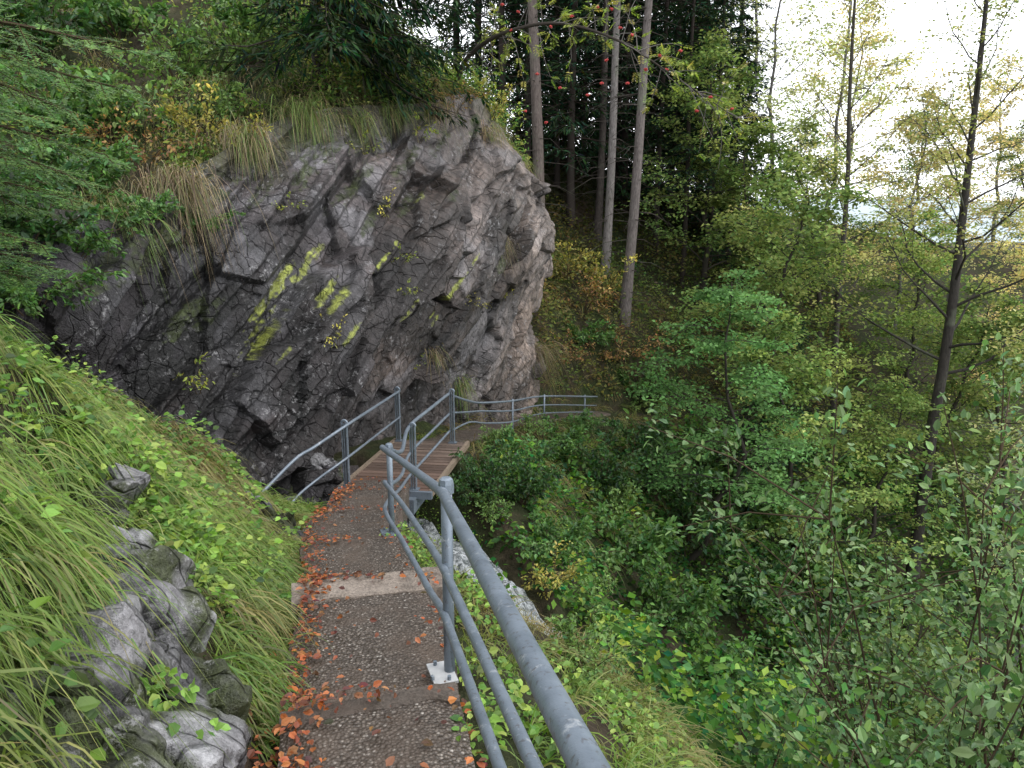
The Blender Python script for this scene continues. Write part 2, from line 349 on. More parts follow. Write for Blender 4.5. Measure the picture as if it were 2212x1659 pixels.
disp*=np.clip((1-tt)*9,.3,1)*(1+.2*np.clip((uu-.7)*4,0,1))
disp=blur(disp.reshape(NU,NVv),1).ravel()
PC=P0+N0*disp[:,None]
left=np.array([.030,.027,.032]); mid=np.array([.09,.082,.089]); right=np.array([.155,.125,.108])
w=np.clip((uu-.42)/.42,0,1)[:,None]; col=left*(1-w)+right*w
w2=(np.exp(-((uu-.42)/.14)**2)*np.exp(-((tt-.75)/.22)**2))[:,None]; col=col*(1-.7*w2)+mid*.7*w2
col=col*np.clip(1+.4*o0+.45*o1+.28*o2+.1*o3,.18,3)[:,None]*(1+.55*fbm(P0*1.5,4,77))[:,None]
pink=np.clip(fbm(P0*.9,4,88)*2.2+.5*o1,0,1)[:,None]*(.3+.7*w); col=col*(1-.6*pink)+np.array([.165,.11,.078])*.6*pink
pw=np.clip((fbm(wp*1.7,5,91)-.07+.14*o2)*5,0,1)*(.95-.5*w[:,0])*np.clip((tt-.15)*4,0.12,1); col=col*(1-pw[:,None]*.55)+np.array([.24,.237,.255])*pw[:,None]*.55
wet=np.clip((fbm(P0*.8,4,95)+.22+.25*o1-.4*w[:,0])*3.5,0,1)*np.clip((1.0-tt)*4,0,1); col=col*(1-.7*wet[:,None])
fr1=x1-np.floor(x1); fr2=x2-np.floor(x2); undershade=np.where(fr1>.9,.55*m1,0)+np.where(fr2>.86,.4*m2,0); col=col*(1-np.clip(undershade,0,.75))[:,None]  # paints shade onto the slab undersides by darkening their colour
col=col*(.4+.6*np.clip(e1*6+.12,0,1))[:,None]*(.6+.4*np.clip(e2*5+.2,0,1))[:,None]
dd=PC@np.array([0,cp,-sp]); uP=1106+1580*PC[:,0]/dd; vP=829.5-1580*(PC@np.array([0,sp,cp]))/dd
def onface(u,v):
    m=(uP-u)**2+(vP-v)**2+ (N0[:,1]>.2)*1e6; k=np.argmin(m); return PC[k].copy(),N0[k].copy()
def streak(u,v,la,lb,color,st=.9,nz=1.9):
    global col
    c,_=onface(u,v); q=PC-c; s=q@a_; r=np.hypot(q@b_,.3*(q@c_))
    k=1-(s/la)**2-(r/lb)**2; k=k*.7-.14+nz*fbm(np.stack([(PC@a_)*4,(PC@b_)*9,(PC@c_)*6],1),4,int(u))+1.3*fbm(PC*20,3,int(v))
    k=np.where((np.abs(s)<la*1.5)&(r<lb*2.5),k,-1)
    k=np.clip(k*1.5,0,1)[:,None]*st; col=col*(1-k)+np.array(color)*k*(1+.3*o3)[:,None]
LI=(.31,.35,.06)
for s in [(575,650,.7,.07),(535,730,.45,.06),(655,575,.35,.08),(700,640,.3,.06),(775,610,.35,.08),(735,650,.3,.05),(970,640,.6,.05),(940,690,.45,.045),(1010,590,.4,.04),(560,740,.45,.08),(880,680,.25,.05),(690,545,.25,.05),(760,720,.4,.04),(610,600,.35,.06),(620,760,.3,.04),(830,560,.35,.04),(900,440,.3,.05)]: streak(*s,LI,.78)
MO=(.035,.047,.012)
for s in [(400,690,.4,.14),(450,680,.3,.10),(690,340,.8,.2),(760,400,.7,.16),(800,480,.5,.1),(640,300,.6,.22),(880,440,.4,.08),(1085,570,.35,.12),(200,600,.6,.25),(300,560,.5,.18),(880,350,.6,.15),(560,420,.4,.1),(980,420,.4,.08),(780,300,.6,.2),(950,300,.5,.15),(480,400,.4,.2),(350,520,.4,.15),(700,290,.6,.2),(840,280,.5,.2),(930,250,.5,.2),(1030,270,.5,.15)]: streak(*s,MO,.85,1.2)
tp=np.clip((tt-.92+.16*fbm(P0*1.7,3,71))*9,0,1)[:,None]*(uu<.85)[:,None]; col=col*(1-tp)+np.array([.045,.045,.018])*tp
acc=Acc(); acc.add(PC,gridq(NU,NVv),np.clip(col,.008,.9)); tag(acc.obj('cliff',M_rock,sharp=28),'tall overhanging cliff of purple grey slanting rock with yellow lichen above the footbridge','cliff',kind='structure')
# hillside above
HC=[]
for k,c in enumerate(CC):
    u,v,Y0=c[4]; row=[at(u,v+14,Y0+.25)]
    offs=[(-10,-110,1.9),(-30,-270,4.6),(-60,-520,9),(-90,-800,15)] if k<6 else [(-16,-80,1.5),(-45,-150,3.4),(-80,-210,6.5),(-110,-260,11)] if k==6 else [(-20,-25,1.5),(-50,-40,3.4),(-90,-60,6.5),(-130,-80,11)] if k==7 else [(-30,-6,1.5),(-60,-8,3.4),(-90,-10,6.5),(-120,-12,11)]
    row+=[at(u+o[0],v+o[1],Y0+o[2]) for o in offs]; HC.append(row)
HC=np.array(HC); S1=catm(HC,330); H=np.swapaxes(catm(np.swapaxes(S1,0,1),200),0,1)
du=np.gradient(H,axis=0); dv=np.gradient(H,axis=1); HN=nrm(np.cross(du,dv)); 
if HN[150,60,2]<0: HN=-HN
HP=H.reshape(-1,3); HNf=HN.reshape(-1,3); HP=HP+HNf*(.35*fbm(HP*.9,4,13)+.12*fbm(HP*3,3,14))[:,None]
acc=Acc(); nn=fbm(HP*1.5,3,15)[:,None]; acc.add(HP,gridq(330,200),np.clip(np.array([.04,.034,.02])*(1+.9*nn),.01,1))
tag(acc.obj('hillside',M_soil,None,True),'steep brown and green overgrown slope above the cliff top','hillside',kind='structure')
# water
acc=Acc(); wpth=catm(np.array([(-4.8,8.3,-3.2),(-3.15,9.15,-3.72),(-1.9,10.4,-4.3),(-.7,9.9,-4.68),(.25,8.8,-5.1),(1.1,8.2,-6.1),(3,8,-8.6)]),160)
T=nrm(np.gradient(wpth,axis=0)); SD=nrm(np.cross(T,[0,0,1.])); Wd=np.linspace(-.24,.24,14)
V=wpth[:,None]+SD[:,None]*Wd[None,:,None]*(1+.5*vnoise(np.stack([np.arange(160)*.13,np.zeros(160),np.zeros(160)],1),3))[:,None,None]; f=V.reshape(-1,3); f[:,2]+=.22*fbm(f*4,4,6)
acc.add(f,gridq(160,14)[:,::-1]); tag(acc.obj('stream',M_water),'white rushing stream tumbling under the footbridge into the ravine','stream',kind='structure')
# ---------------------------------------------------------------- footbridge
A=np.array([-1.8,9.4,-3.5]); B=np.array([-1.46,12.08,-3.6]); bd=nrm(B-A); bl=np.linalg.norm(B-A); bn=nrm(np.array([bd[1],-bd[0],0])); bu=np.cross(bn,bd)
br=thing('footbridge','short wooden footbridge with brown plank deck crossing the stream gully','bridge',A)
def bp(s,l,h): return bd*s+bn*l+bu*h
acc=Acc(); n=19; pw_=bl/n
for k in range(n):
    f=k/n; base=np.array([.105,.064,.048])*(1-f)+np.array([.17,.13,.105])*f
    box(acc,bp((k+.5)*pw_,.08+.012*random.uniform(-1,1),.015+.005*random.uniform(-1,1)),bn*.60,bd*(pw_*.5-.011),bu*.02,base*random.uniform(.65,1.25))
acc.obj('deck',M_wood,br)
for l_ in (-.555,.715):
    acc=Acc(); box(acc,bp(bl/2,l_,.015),bd*(bl/2),bn*.028,bu*.045,(.20,.155,.115)); acc.obj('edge_beam',M_wood,br)
for s in (-1,1):
    acc=Acc(); box(acc,bp(bl/2,.08+s*.4,-.12),bd*(bl/2+.2),bn*.05,bu*.1,(.3,.3,.3)); acc.obj('girder',M_steel,br)
acc=Acc(); box(acc,bp(-.035,.08,.0),bn*.66,bd*.03,bu*.05); acc.obj('end_plate',M_steel,br)
# ---------------------------------------------------------------- railings
def railing(name,label,posts,rails,loc):
    t=thing(name,label,'railing',loc); off=np.array(loc,float)
    for q in rails:
        nm,pts,rad=q; acc=Acc(); tube(acc,catm(np.array(pts)-off,len(pts)*10),rad,16,cap=True); acc.obj(nm,M_steel,t,True)
    for p in posts:
        base,topz,kind=p; base=np.array(base,float)-off; hgt=topz-off[2]-base[2]; acc=Acc()
        if kind[:4]=='pipe':
            tube(acc,[base+[0,0,-.12],base+[0,0,hgt*.5],base+[0,0,hgt]],.027,16,cap=True); po=acc.obj('post',M_steel,t,True)
            acc=Acc(); z=base+[0,0,hgt]
            tube(acc,[z+[0,0,-.055],z+[0,0,-.01],z+[0,0,.012],z+[0,0,.02]],[.036,.036,.031,.02],8,cap=True); acc.obj('post_cap',M_steel,po)
            acc=Acc(); box(acc,base+[-.035,-.02,.02],(.055,.018,0),(-.03,.085,0),(0,0,.006)); acc.obj('base_plate',M_plate if kind=='pipe' else M_steel,po)
            for sx,sy in ((-1,-1),(-1,1),(1,-1),(1,1)):
                acc=Acc(); q=base+[-.035+.04*sx,-.02+.06*sy,.026]; tube(acc,[q,q+[0,0,.02]],.010,6,cap=True); acc.obj('bolt',M_steel,po)
        elif kind=='thin':
            tube(acc,[base+[0,0,-.1],base+[0,0,hgt*.5],base+[0,0,hgt]],.022,12,cap=True); acc.obj('post',M_steel,t,True)
        else:
            x=bn*.032; y=bd*.026
            box(acc,base+[0,0,hgt/2],x*.2,y,np.array([0,0,hgt/2])); 
            for s in (-1,1): box(acc,base+x*s+[0,0,hgt/2],x*.18,y*1.15,np.array([0,0,hgt/2]))
            th=np.linspace(0,np.pi,9); capP=[base+[0,0,hgt]+x*math.cos(q)*1.1+np.array([0,0,.038*math.sin(q)]) for q in th]
            tube(acc,capP,.02,6,cap=True)
            po=acc.obj('post',M_steel,t); acc=Acc(); box(acc,base+[0,0,.05],bn*.07,bd*.06,np.array([0,0,.008])); acc.obj('base_plate',M_steel,po)
    return t
def bw(s,l,h): return A+bp(s,l,h)
P1=at(972,1475,3.2); P1[2]=float(pz(np.array([3.2]))[0])+.005; P2=at(848,1178,6.27); P2[2]=float(pz(np.array([6.27]))[0])-.02
R1b,R2b=bw(.06,.47,0),bw(bl-.1,.47,0); L1b,L2b=bw(.06,-.47,0),bw(bl-.1,-.47,0)
hT,hM,hL=.92,.56,.26
def near(a,b,rest):
    a,b=np.array(a),np.array(b); return [a+(b-a)*t for t in (-1.2,-.6,0,.25,.5,.75,.93,1)]+rest
top=near(at(1272,1659,.8),at(957,1066,3.12),[at(943,1053,3.3),at(922,1037,3.7),at(870,998,4.9),at(826,967,6.15),at(842,972,6.9),at(868,973,8.0),R1b+[-.045,0,hT],(R1b+R2b)/2+[-.045,0,hT],R2b+[-.045,0,hT-.02]])
midr=near(at(1155,1659,1.5),at(962,1236,3.12),[at(945,1205,3.35),at(920,1165,3.8),at(868,1088,5.0),at(831,1042,6.2),at(845,1045,6.9),at(868,1025,8.0),R1b+[-.04,0,hM],(R1b+R2b)/2+[-.04,0,hM],R2b+[-.04,0,hM]])
low=near(at(1080,1659,1.85),at(964,1338,3.12),[at(948,1306,3.35),at(925,1270,3.8),at(870,1170,5.0),at(833,1106,6.2),at(840,1080,7.0),at(865,1055,8.2),R1b+[-.04,0,hL],(R1b+R2b)/2+[-.04,0,hL],R2b+[-.04,0,hL]])
railing('pipe_railing','blue grey steel pipe railing right of the path, from the foreground to the bridge',
 [(P1,at(963,1040,3.2)[2],'pipe'),(P2,at(830,962,6.27)[2],'pipe_far'),(R1b,R1b[2]+hT+.01,'bar'),(R2b,R2b[2]+hT+.01,'bar')],
 [('top_rail',top,.0245),('middle_rail',midr,.0195),('lower_rail',low,.0195)],P1)
ltop=[at(542,1088,8.2),at(580,1050,8.45),at(640,990,8.8),at(680,965,9.1),L1b+[.045,0,hT],(L1b+L2b)/2+[.045,0,hT],L2b+[.045,0,hT]]
lmid=[at(600,1128,8.5),at(640,1075,8.8),at(680,1040,9.1),L1b+[.04,0,.47],(L1b+L2b)/2+[.04,0,.47],L2b+[.04,0,.47]]
railing('pipe_railing','shorter two rail steel railing on the cliff side of the footbridge',[(L1b,L1b[2]+hT+.02,'bar'),(L2b,L2b[2]+hT+.02,'bar')],[('top_rail',ltop,.021),('middle_rail',lmid,.017)],L1b)
ft=[R2b+[.0,.03,hT-.06],at(1012,866,13),at(1040,870,13.8),at(1107,866,15),at(1175,856,17),at(1290,857,19.5)]
fm=[R2b+[.0,.03,hM],at(1012,890,13),at(1040,888,13.8),at(1107,887,15),at(1175,875,17),at(1288,876,19.5)]
fl=[R2b+[.0,.03,hL],at(1015,912,13.1),at(1050,914,13.9),at(1107,911,15),at(1175,893,17),at(1285,890,19.5)]
railing('pipe_railing','thin far railing curving right along the path beyond the footbridge',[(at(1107,950,15),at(1107,862,15)[2],'thin'),(at(1175,925,17),at(1175,852,17)[2],'thin'),(at(1262,915,19),at(1262,853,19)[2],'thin')],[('top_rail',ft,.021),('middle_rail',fm,.017),('lower_rail',fl,.017)],at(1107,950,15))
# ---------------------------------------------------------------- rock outcrops in the near bank: sheets breaking through the slope
def blobval(x,y,cs):
    v=np.full(x.shape,-1.)
    for (cx,cy,r) in cs: v=np.maximum(v,np.exp(-((x-cx)**2+(y-cy)**2)/r**2))
    return v-.4
OUTS=[]
def outcrop(pts,label,hgt,tone,moss,seed,rough=1.0):
    cs=[(*hit(u,v)[:2],r) for u,v,r in pts]; OUTS.append(cs); a=np.array(cs)
    x0,x1=a[:,0].min()-.8,a[:,0].max()+.8; y0,y1=a[:,1].min()-.8,a[:,1].max()+.8; nx,ny=int((x1-x0)/.0085),int((y1-y0)/.0085)
    X,Y=np.meshgrid(np.linspace(x0,x1,nx),np.linspace(y0,y1,ny),indexing='ij'); x,y=X.ravel(),Y.ravel(); z=ground(x,y); P=np.stack([x,y,z],1)
    G_=np.gradient(z.reshape(nx,ny),x[ny]-x[0],Y[0,1]-Y[0,0]); N=np.stack([-G_[0].ravel(),-G_[1].ravel(),np.ones(nx*ny)],1); N=nrm(N*.5+np.array([.55,-.35,.5]))
    f1,k1,o1_,_=facets(P,np.array([[1.9,0,1.4],[0,2.8,1],[-1.4,0,3.0]]),seed); f2,k2,o2_,_=facets(P,np.array([[3.6,0,3],[0,6.,2],[-3,1,5.4]]),seed+50); f3,k3,o3_,_=facets(P,np.eye(3)*22.,seed+90)
    bv=blobval(x,y,cs)+.26*fbm(P*3.0,4,seed); d=hgt*np.where(bv>0,np.minimum(bv*2.0,.3+bv*.4),bv*1.6)+np.clip(bv*4,0,1)*rough*(.095*f1+.034*f2+.004*f3-.03*np.exp(-k1*14)); d=blur(d.reshape(nx,ny),1).ravel()
    V=P+N*d[:,None]; c=np.array(tone)*np.clip(1+.35*o1_+.3*o2_+.08*o3_,.3,2)[:,None]*(1+.6*fbm(P*5,4,seed+2))[:,None]*(.3+.7*np.clip(k1*6+.1,0,1))[:,None]*(.6+.4*np.clip(k2*5+.2,0,1))[:,None]
    wl=np.clip(fbm(P*4,5,seed+9)*5+.4*o2_-.1,0,1)[:,None]; c=c*(1-.55*wl)+np.array([.36,.36,.37])*.55*wl
    ms=np.clip((fbm(P*3.6,5,seed+3)+moss-.45)*6,0,1)[:,None]*.92; c=c*(1-ms)+np.array([.04,.05,.014])*ms
    q=gridq(nx,ny); keep=(bv[q].max(1)>-.28).reshape(nx-1,ny-1)
    i0=np.argmin((x-cs[-1][0])**2+(y-cs[-1][1])**2); si,sj=min(i0//ny,nx-2),min(i0%ny,ny-2); seen=np.zeros_like(keep); dq=deque([(si,sj)]); seen[si,sj]=True
    while dq:
        i,j=dq.popleft()
        for di,dj in ((1,0),(-1,0),(0,1),(0,-1)):
            a2,b2=i+di,j+dj
            if 0<=a2<nx-1 and 0<=b2<ny-1 and keep[a2,b2] and not seen[a2,b2]: seen[a2,b2]=True; dq.append((a2,b2))
    q=q[seen.ravel()]; used=np.unique(q); mp_=np.full(len(V),-1); mp_[used]=np.arange(len(used))
    acc=Acc(); acc.add(V[used],mp_[q],np.clip(c,.01,.8)[used]); tag(acc.obj('rock',M_rock,sharp=26),label,'rock')
outcrop([(235,1110,.14),(280,1180,.18),(315,1240,.2),(335,1320,.2),(330,1400,.18),(280,1480,.2),(320,1520,.24),(250,1640,.22),(425,1490,.17),(430,1580,.14),(330,1600,.26)],'pale jagged mossy rock outcrop running down the left bank to the bottom of the picture',.24,(.17,.165,.172),.56,13)
outcrop([(590,1130,.28),(620,1160,.2),(545,1110,.25)],'dark wet rock at the foot of the bank beside the stream',.25,(.06,.055,.065),.38,43)
outcrop([(560,1010,.5),(640,1060,.55),(690,1050,.5)],'black wet rocks in the gully behind the two rail railing',.35,(.05,.046,.052),.36,53)
def inrock(P):
    m=np.full(len(P),-1.)
    for cs in OUTS: m=np.maximum(m,blobval(P[:,0],P[:,1],cs))
    return m
# ---------------------------------------------------------------- grass and ground cover (stuff)
GRN=[(.085,.15,.025),(.12,.185,.034),(.055,.11,.022),(.16,.19,.05),(.19,.165,.07),(.11,.17,.03),(.10,.16,.03)]
def gsample(n,x0,x1,y0,y1,cond):
    x=rng.uniform(x0,x1,n); y=rng.uniform(y0,y1,n); d,_=polyd(x,y,PTH); k=cond(x,y,d); x,y,d=x[k],y[k],d[k]
    return np.stack([x,y,ground(x,y)],1),d
def clump(P,f,s): return fbm(np.stack([P[:,0],P[:,1],P[:,2]*0],1)*f,3,s)
def tufts(acc,C,nper,Lr,Wr,cols,bendr,dirm=(.6,-.35,.7),rad=.05,red=None):
    n=len(C)*nper; k=np.repeat(np.arange(len(C)),nper); P=C[k]+rvec(n,(1,1,.1))*rad
    base=np.array(dirm)+rng.normal(0,.3,(len(C),3)); D=base[k]+rvec(n,(.33,.33,.2)); D[:,2]=np.maximum(D[:,2],.1)
    ts=rng.uniform(.5,1.35,len(C)); tc=pal(cols,len(C),.3); c=tc[k]*.6+pal(cols,n,.3)*.4
    if red is not None: rr=np.clip(red,0,.7)[k][:,None]; c=c*(1-rr)+pal([(.2,.14,.06),(.15,.095,.045),(.25,.2,.10)],n)*rr
    L=rng.uniform(Lr[0],Lr[1],n)*ts[k]; blades(acc,P,D,L,rng.uniform(Wr[0],Wr[1],n),c,rng.uniform(*bendr,n),5)
acc=Acc()
P,d=gsample(4300,-5,-.4,.9,8.3,lambda x,y,d:(d<-HW-.06)&(d>-3.6)); P=P[inrock(P)<-.06]
cl=clump(P,1.7,21); P=P[cl>-.2]; tufts(acc,P,17,(.2,.62),(.005,.012),GRN,(.9,1.7),dirm=(.75,-.3,.5),rad=.05,red=clump(P,.8,33)*2-.15)
Q_,d=gsample(700,-1.6,-.3,1.2,8.5,lambda x,y,d:(d<-HW+.06)&(d>-HW-.2)); Q_=Q_[inrock(Q_)<0]; tufts(acc,Q_[clump(Q_,2,5)>-.1],13,(.12,.34),(.004,.009),GRN,(.6,1.2),dirm=(.5,-.3,.8),rad=.035)
tag(acc.obj('bank_grass',M_grass),'long arching green and straw grass covering the left bank','grass',kind='stuff')
acc=Acc()
P,d=gsample(3000,-1.4,3.0,1.0,8.3,lambda x,y,d:(d>HW+.02)&(d<2.6)); P=P[np.hypot(P[:,0]-P1[0],P[:,1]-P1[1])>.2]
P=P[clump(P,1.5,22)>-.16]; tufts(acc,P,13,(.14,.45),(.005,.010),GRN,(.5,1.3),dirm=(.4,-.2,.9),rad=.05,red=clump(P,.9,34)*1.5)
tag(acc.obj('verge_grass',M_grass),'grass on the verge right of the pipe railing','grass',kind='stuff')
acc=Acc()
P,d=gsample(1700,-2,8,11.5,25,lambda x,y,d:(np.abs(d)>HW-.05)&(d<3)&(d>-5))
tufts(acc,P,12,(.25,.6),(.01,.018),[(.1,.14,.03),(.17,.14,.055),(.13,.09,.04),(.07,.11,.025)],(.6,1.2),rad=.1)
tag(acc.obj('slope_grass',M_grass),'straw coloured grass on the slope past the footbridge','grass',kind='stuff')
acc=Acc(); m_=(HP[:,1]<25); idx=np.where(m_)[0]; idx=rng.choice(idx,3000); cl=fbm(HP[idx]*.9,3,44); idx=idx[cl>-.12]; C_=HP[idx]; k=np.repeat(np.arange(len(idx)),14); n=len(k); P=C_[k]+rvec(n)*.08
D=HNf[idx][k]*.6+np.repeat(np.stack([.3+.35*rng.normal(0,1,len(idx)),-.35+.3*rng.normal(0,1,len(idx)),.35+.2*rng.normal(0,1,len(idx))],1),14,0)+rvec(n)*.25
HGc=[(.1,.14,.035),(.24,.2,.10),(.16,.12,.055),(.07,.11,.03),(.28,.24,.13),(.13,.165,.04),(.09,.065,.035)]; ts=rng.uniform(.4,1.1,len(idx))
blades(acc,P,D,rng.uniform(.25,.65,n)*ts[k],rng.uniform(.008,.016,n),pal(HGc,len(idx),.3)[k]*.7+pal(HGc,n)*.3,rng.uniform(.8,1.6,n),4)
tag(acc.obj('hillside_grass',M_grass),'tangled straw and green grass on the slope above the cliff','grass',kind='stuff')
def patch(acc,pts,nper,rad,Ls,cols,t='hex',hh=.12):
    for (x,y) in pts:
        n=nper; r=rad*np.sqrt(rng.random(n)); th=rng.random(n)*6.283; X=x+r*np.cos(th); Y=y+r*np.sin(th)
        P=np.stack([X,Y,ground(X,Y)+rng.uniform(.02,hh,n)*(1-.6*(r/rad)**2)+.02],1); P[:,2]+=.08*(inrock(P)>0)
        D=np.stack([np.cos(th)+rng.normal(0,.6,n),np.sin(th)+rng.normal(0,.6,n)-.3,rng.normal(0,.25,n)],1); L=rng.uniform(.4,1.25,n)*Ls
        leaves(acc,P,D,np.array([.15,-.3,1.])+rvec(n)*.4,L,L*.75,pal(cols,n,.25),t)
BR=[(.10,.19,.03),(.14,.24,.045),(.07,.14,.025),(.18,.24,.05)]; BR2=[(.06,.12,.025),(.085,.16,.03),(.05,.095,.022)]
acc=Acc()
for q_,(u,v,nn_,r_) in enumerate([(60,770,340,.45),(120,800,320,.4),(20,730,300,.45),(270,970,380,.4),(330,960,340,.35),(290,1050,380,.32),(360,1110,380,.3),(400,1190,280,.25),(450,1000,260,.35),(470,1230,220,.22),(60,1180,100,.22),(520,1180,180,.28),(590,1330,60,.15),(420,1640,40,.12),(640,1190,60,.2),(330,1010,300,.28),(240,900,260,.35),(400,1090,240,.28),(180,860,260,.35),(500,1080,180,.3),(90,1640,30,.12),(560,1250,90,.2),(420,940,200,.35),(480,1030,200,.3),(120,1000,120,.3),(440,1300,100,.16),(40,880,200,.35),(20,960,160,.3)]):
    h_=hit(u,v); patch(acc,[h_[:2]],int(nn_*(1.1,1.3,.8)[q_%3]),r_,(.05,.055,.062)[q_%3],BR if q_%4 else BR2,hh=(.34,.22,.38)[q_%3])
tag(acc.obj('ground_cover',M_leaf),'bright green round leaved plants carpeting the left bank','ground cover',kind='stuff')
acc=Acc()
for (u,v,nn_,r_) in [(890,1110,200,.3),(880,1180,200,.28),(905,1230,160,.24),(920,1330,70,.12),(925,1400,50,.1),(1060,1360,120,.2),(1010,1300,140,.2),(1050,1480,100,.16),(1090,1560,80,.15),(1160,1580,80,.18),(1200,1640,60,.15),(1030,1620,50,.1),(1250,1500,120,.3),(1340,1540,120,.3),(1430,1600,120,.3),(990,1250,100,.2),(1010,1150,120,.3),(1400,1640,100,.25),(950,1180,150,.3),(930,1100,150,.35),(1500,1640,120,.3)]:
    h_=hit(u,v); patch(acc,[h_[:2]],nn_,r_,.046,BR+[(.06,.12,.02)],hh=.2)
tag(acc.obj('ground_cover',M_leaf),'low leafy plants along the foot of the pipe railing','ground cover',kind='stuff')
# fallen leaves
acc=Acc(); n=3200; y=rng.uniform(1.9,9.2,n); side=rng.random(n)
off=np.where(side<.62,-HW+.05+rng.normal(0,.085,n),np.where(side<.7,HW-np.abs(rng.normal(0,.08,n)),rng.uniform(-.44,.42,n)))
stp=STEPS[3:]; ns=stp[np.argmin(np.abs(y[:,None]-stp[None]),1)]; k=(side>.7)&(rng.random(n)<.8); y=np.where(k,ns+.03-np.abs(rng.normal(0,.06,n)),y); cx=np.interp(y,PTH[:,1],PTH[:,0])
k2=(y<4.6)|(rng.random(n)<.75); y,cx,off=y[k2],cx[k2],off[k2]; n=len(y)
YY=y+off*.22; z=pz(YY); XX=cx+off*.96; gg=ground(XX,YY); z=np.where(np.abs(off)<np.interp(y,[2.2,3.6],[.36,.41]),np.maximum(z,gg)+.02,gg+.035); z=np.where((np.abs(y-4.19)<.16)|(np.abs(y-2.79)<.07),z+.02,z)
P=np.stack([XX,YY,z+rng.uniform(0,.02,n)],1); th=rng.random(n)*6.28; D=np.stack([np.cos(th),np.sin(th),rng.normal(0,.25,n)],1); L=rng.uniform(.014,.05,n)
leaves(acc,P,D,np.array([0,0,1.])+rvec(n)*.45,L,L*.65,pal([(.28,.08,.028),(.2,.058,.022),(.13,.045,.024),(.32,.12,.045),(.09,.035,.022),(.085,.04,.028),(.24,.11,.05)],n,.25),'hex')
tag(acc.obj('fallen_leaves',M_leaf),'orange and brown fallen leaves scattered on the path and its left edge','fallen leaves',kind='stuff')
# ---------------------------------------------------------------- undergrowth on the ravine slope (stuff)
acc=Acc()
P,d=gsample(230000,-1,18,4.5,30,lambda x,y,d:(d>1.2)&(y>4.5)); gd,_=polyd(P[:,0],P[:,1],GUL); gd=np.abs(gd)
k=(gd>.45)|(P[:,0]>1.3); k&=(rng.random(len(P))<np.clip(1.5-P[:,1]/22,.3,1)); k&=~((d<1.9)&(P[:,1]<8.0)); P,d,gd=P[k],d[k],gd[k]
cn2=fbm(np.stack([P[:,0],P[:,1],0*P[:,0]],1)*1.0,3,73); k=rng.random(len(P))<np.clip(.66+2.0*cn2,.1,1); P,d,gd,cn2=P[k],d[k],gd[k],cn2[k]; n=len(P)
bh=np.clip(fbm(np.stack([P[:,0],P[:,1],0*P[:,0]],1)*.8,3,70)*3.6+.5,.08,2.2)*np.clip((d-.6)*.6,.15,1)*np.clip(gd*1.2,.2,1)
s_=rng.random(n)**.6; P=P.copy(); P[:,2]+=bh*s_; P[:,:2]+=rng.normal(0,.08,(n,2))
cn=fbm(P*1.1,3,72); c=pal([(.028,.066,.018),(.04,.09,.022),(.022,.05,.016),(.06,.11,.026)],n); yw=(rng.random(n)<np.clip(cn*1.0-.05,0,.4))[:,None]; c=np.where(yw,pal([(.12,.15,.03),(.09,.14,.03)],n),c)*(.3+.85*s_)[:,None]*(1+1.2*cn)[:,None]*np.clip(1.2-.06*d,.5,1.15)[:,None]  # shade painted in: leaves darken low in the bushes and down the ravine
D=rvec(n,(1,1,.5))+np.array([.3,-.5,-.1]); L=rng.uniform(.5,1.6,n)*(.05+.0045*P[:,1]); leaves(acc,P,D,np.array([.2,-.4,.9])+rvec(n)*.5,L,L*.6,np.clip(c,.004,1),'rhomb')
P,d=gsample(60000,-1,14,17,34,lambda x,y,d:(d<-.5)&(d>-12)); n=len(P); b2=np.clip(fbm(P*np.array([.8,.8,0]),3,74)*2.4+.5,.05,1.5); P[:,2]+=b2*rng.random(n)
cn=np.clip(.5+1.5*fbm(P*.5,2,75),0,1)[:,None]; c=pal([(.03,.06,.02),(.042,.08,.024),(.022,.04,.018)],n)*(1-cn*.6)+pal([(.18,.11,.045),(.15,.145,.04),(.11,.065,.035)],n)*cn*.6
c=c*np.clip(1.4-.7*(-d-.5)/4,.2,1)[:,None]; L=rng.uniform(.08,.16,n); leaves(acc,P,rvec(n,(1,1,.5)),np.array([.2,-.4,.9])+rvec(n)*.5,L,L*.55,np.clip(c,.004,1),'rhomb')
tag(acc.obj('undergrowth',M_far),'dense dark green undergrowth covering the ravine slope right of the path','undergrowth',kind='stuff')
acc=Acc(); idx=np.where(HP[:,1]<25)[0]; idx=rng.choice(idx,62000); cl=fbm(HP[idx]*1.1,3,46); idx=idx[cl>-.02]; n=len(idx); hh_=np.clip(fbm(HP[idx]*1.6,3,47)*2+.4,.05,1)[:,None]; P=HP[idx]+HNf[idx]*rng.uniform(0,.7,(n,1))*hh_+rvec(n)*.08
leaves(acc,P,rvec(n,(1,1,.5))+np.array([.2,-.5,-.3]),np.array([.2,-.5,.8])+rvec(n)*.4,rng.uniform(.05,.12,n),rng.uniform(.03,.065,n),pal([(.055,.1,.025),(.085,.135,.035),(.15,.16,.045),(.04,.07,.02)],n)*(1+.9*fbm(P*1.5,3,48))[:,None],'rhomb')
tag(acc.obj('undergrowth',M_far),'leafy low growth on the overgrown slope above the cliff','undergrowth',kind='stuff')
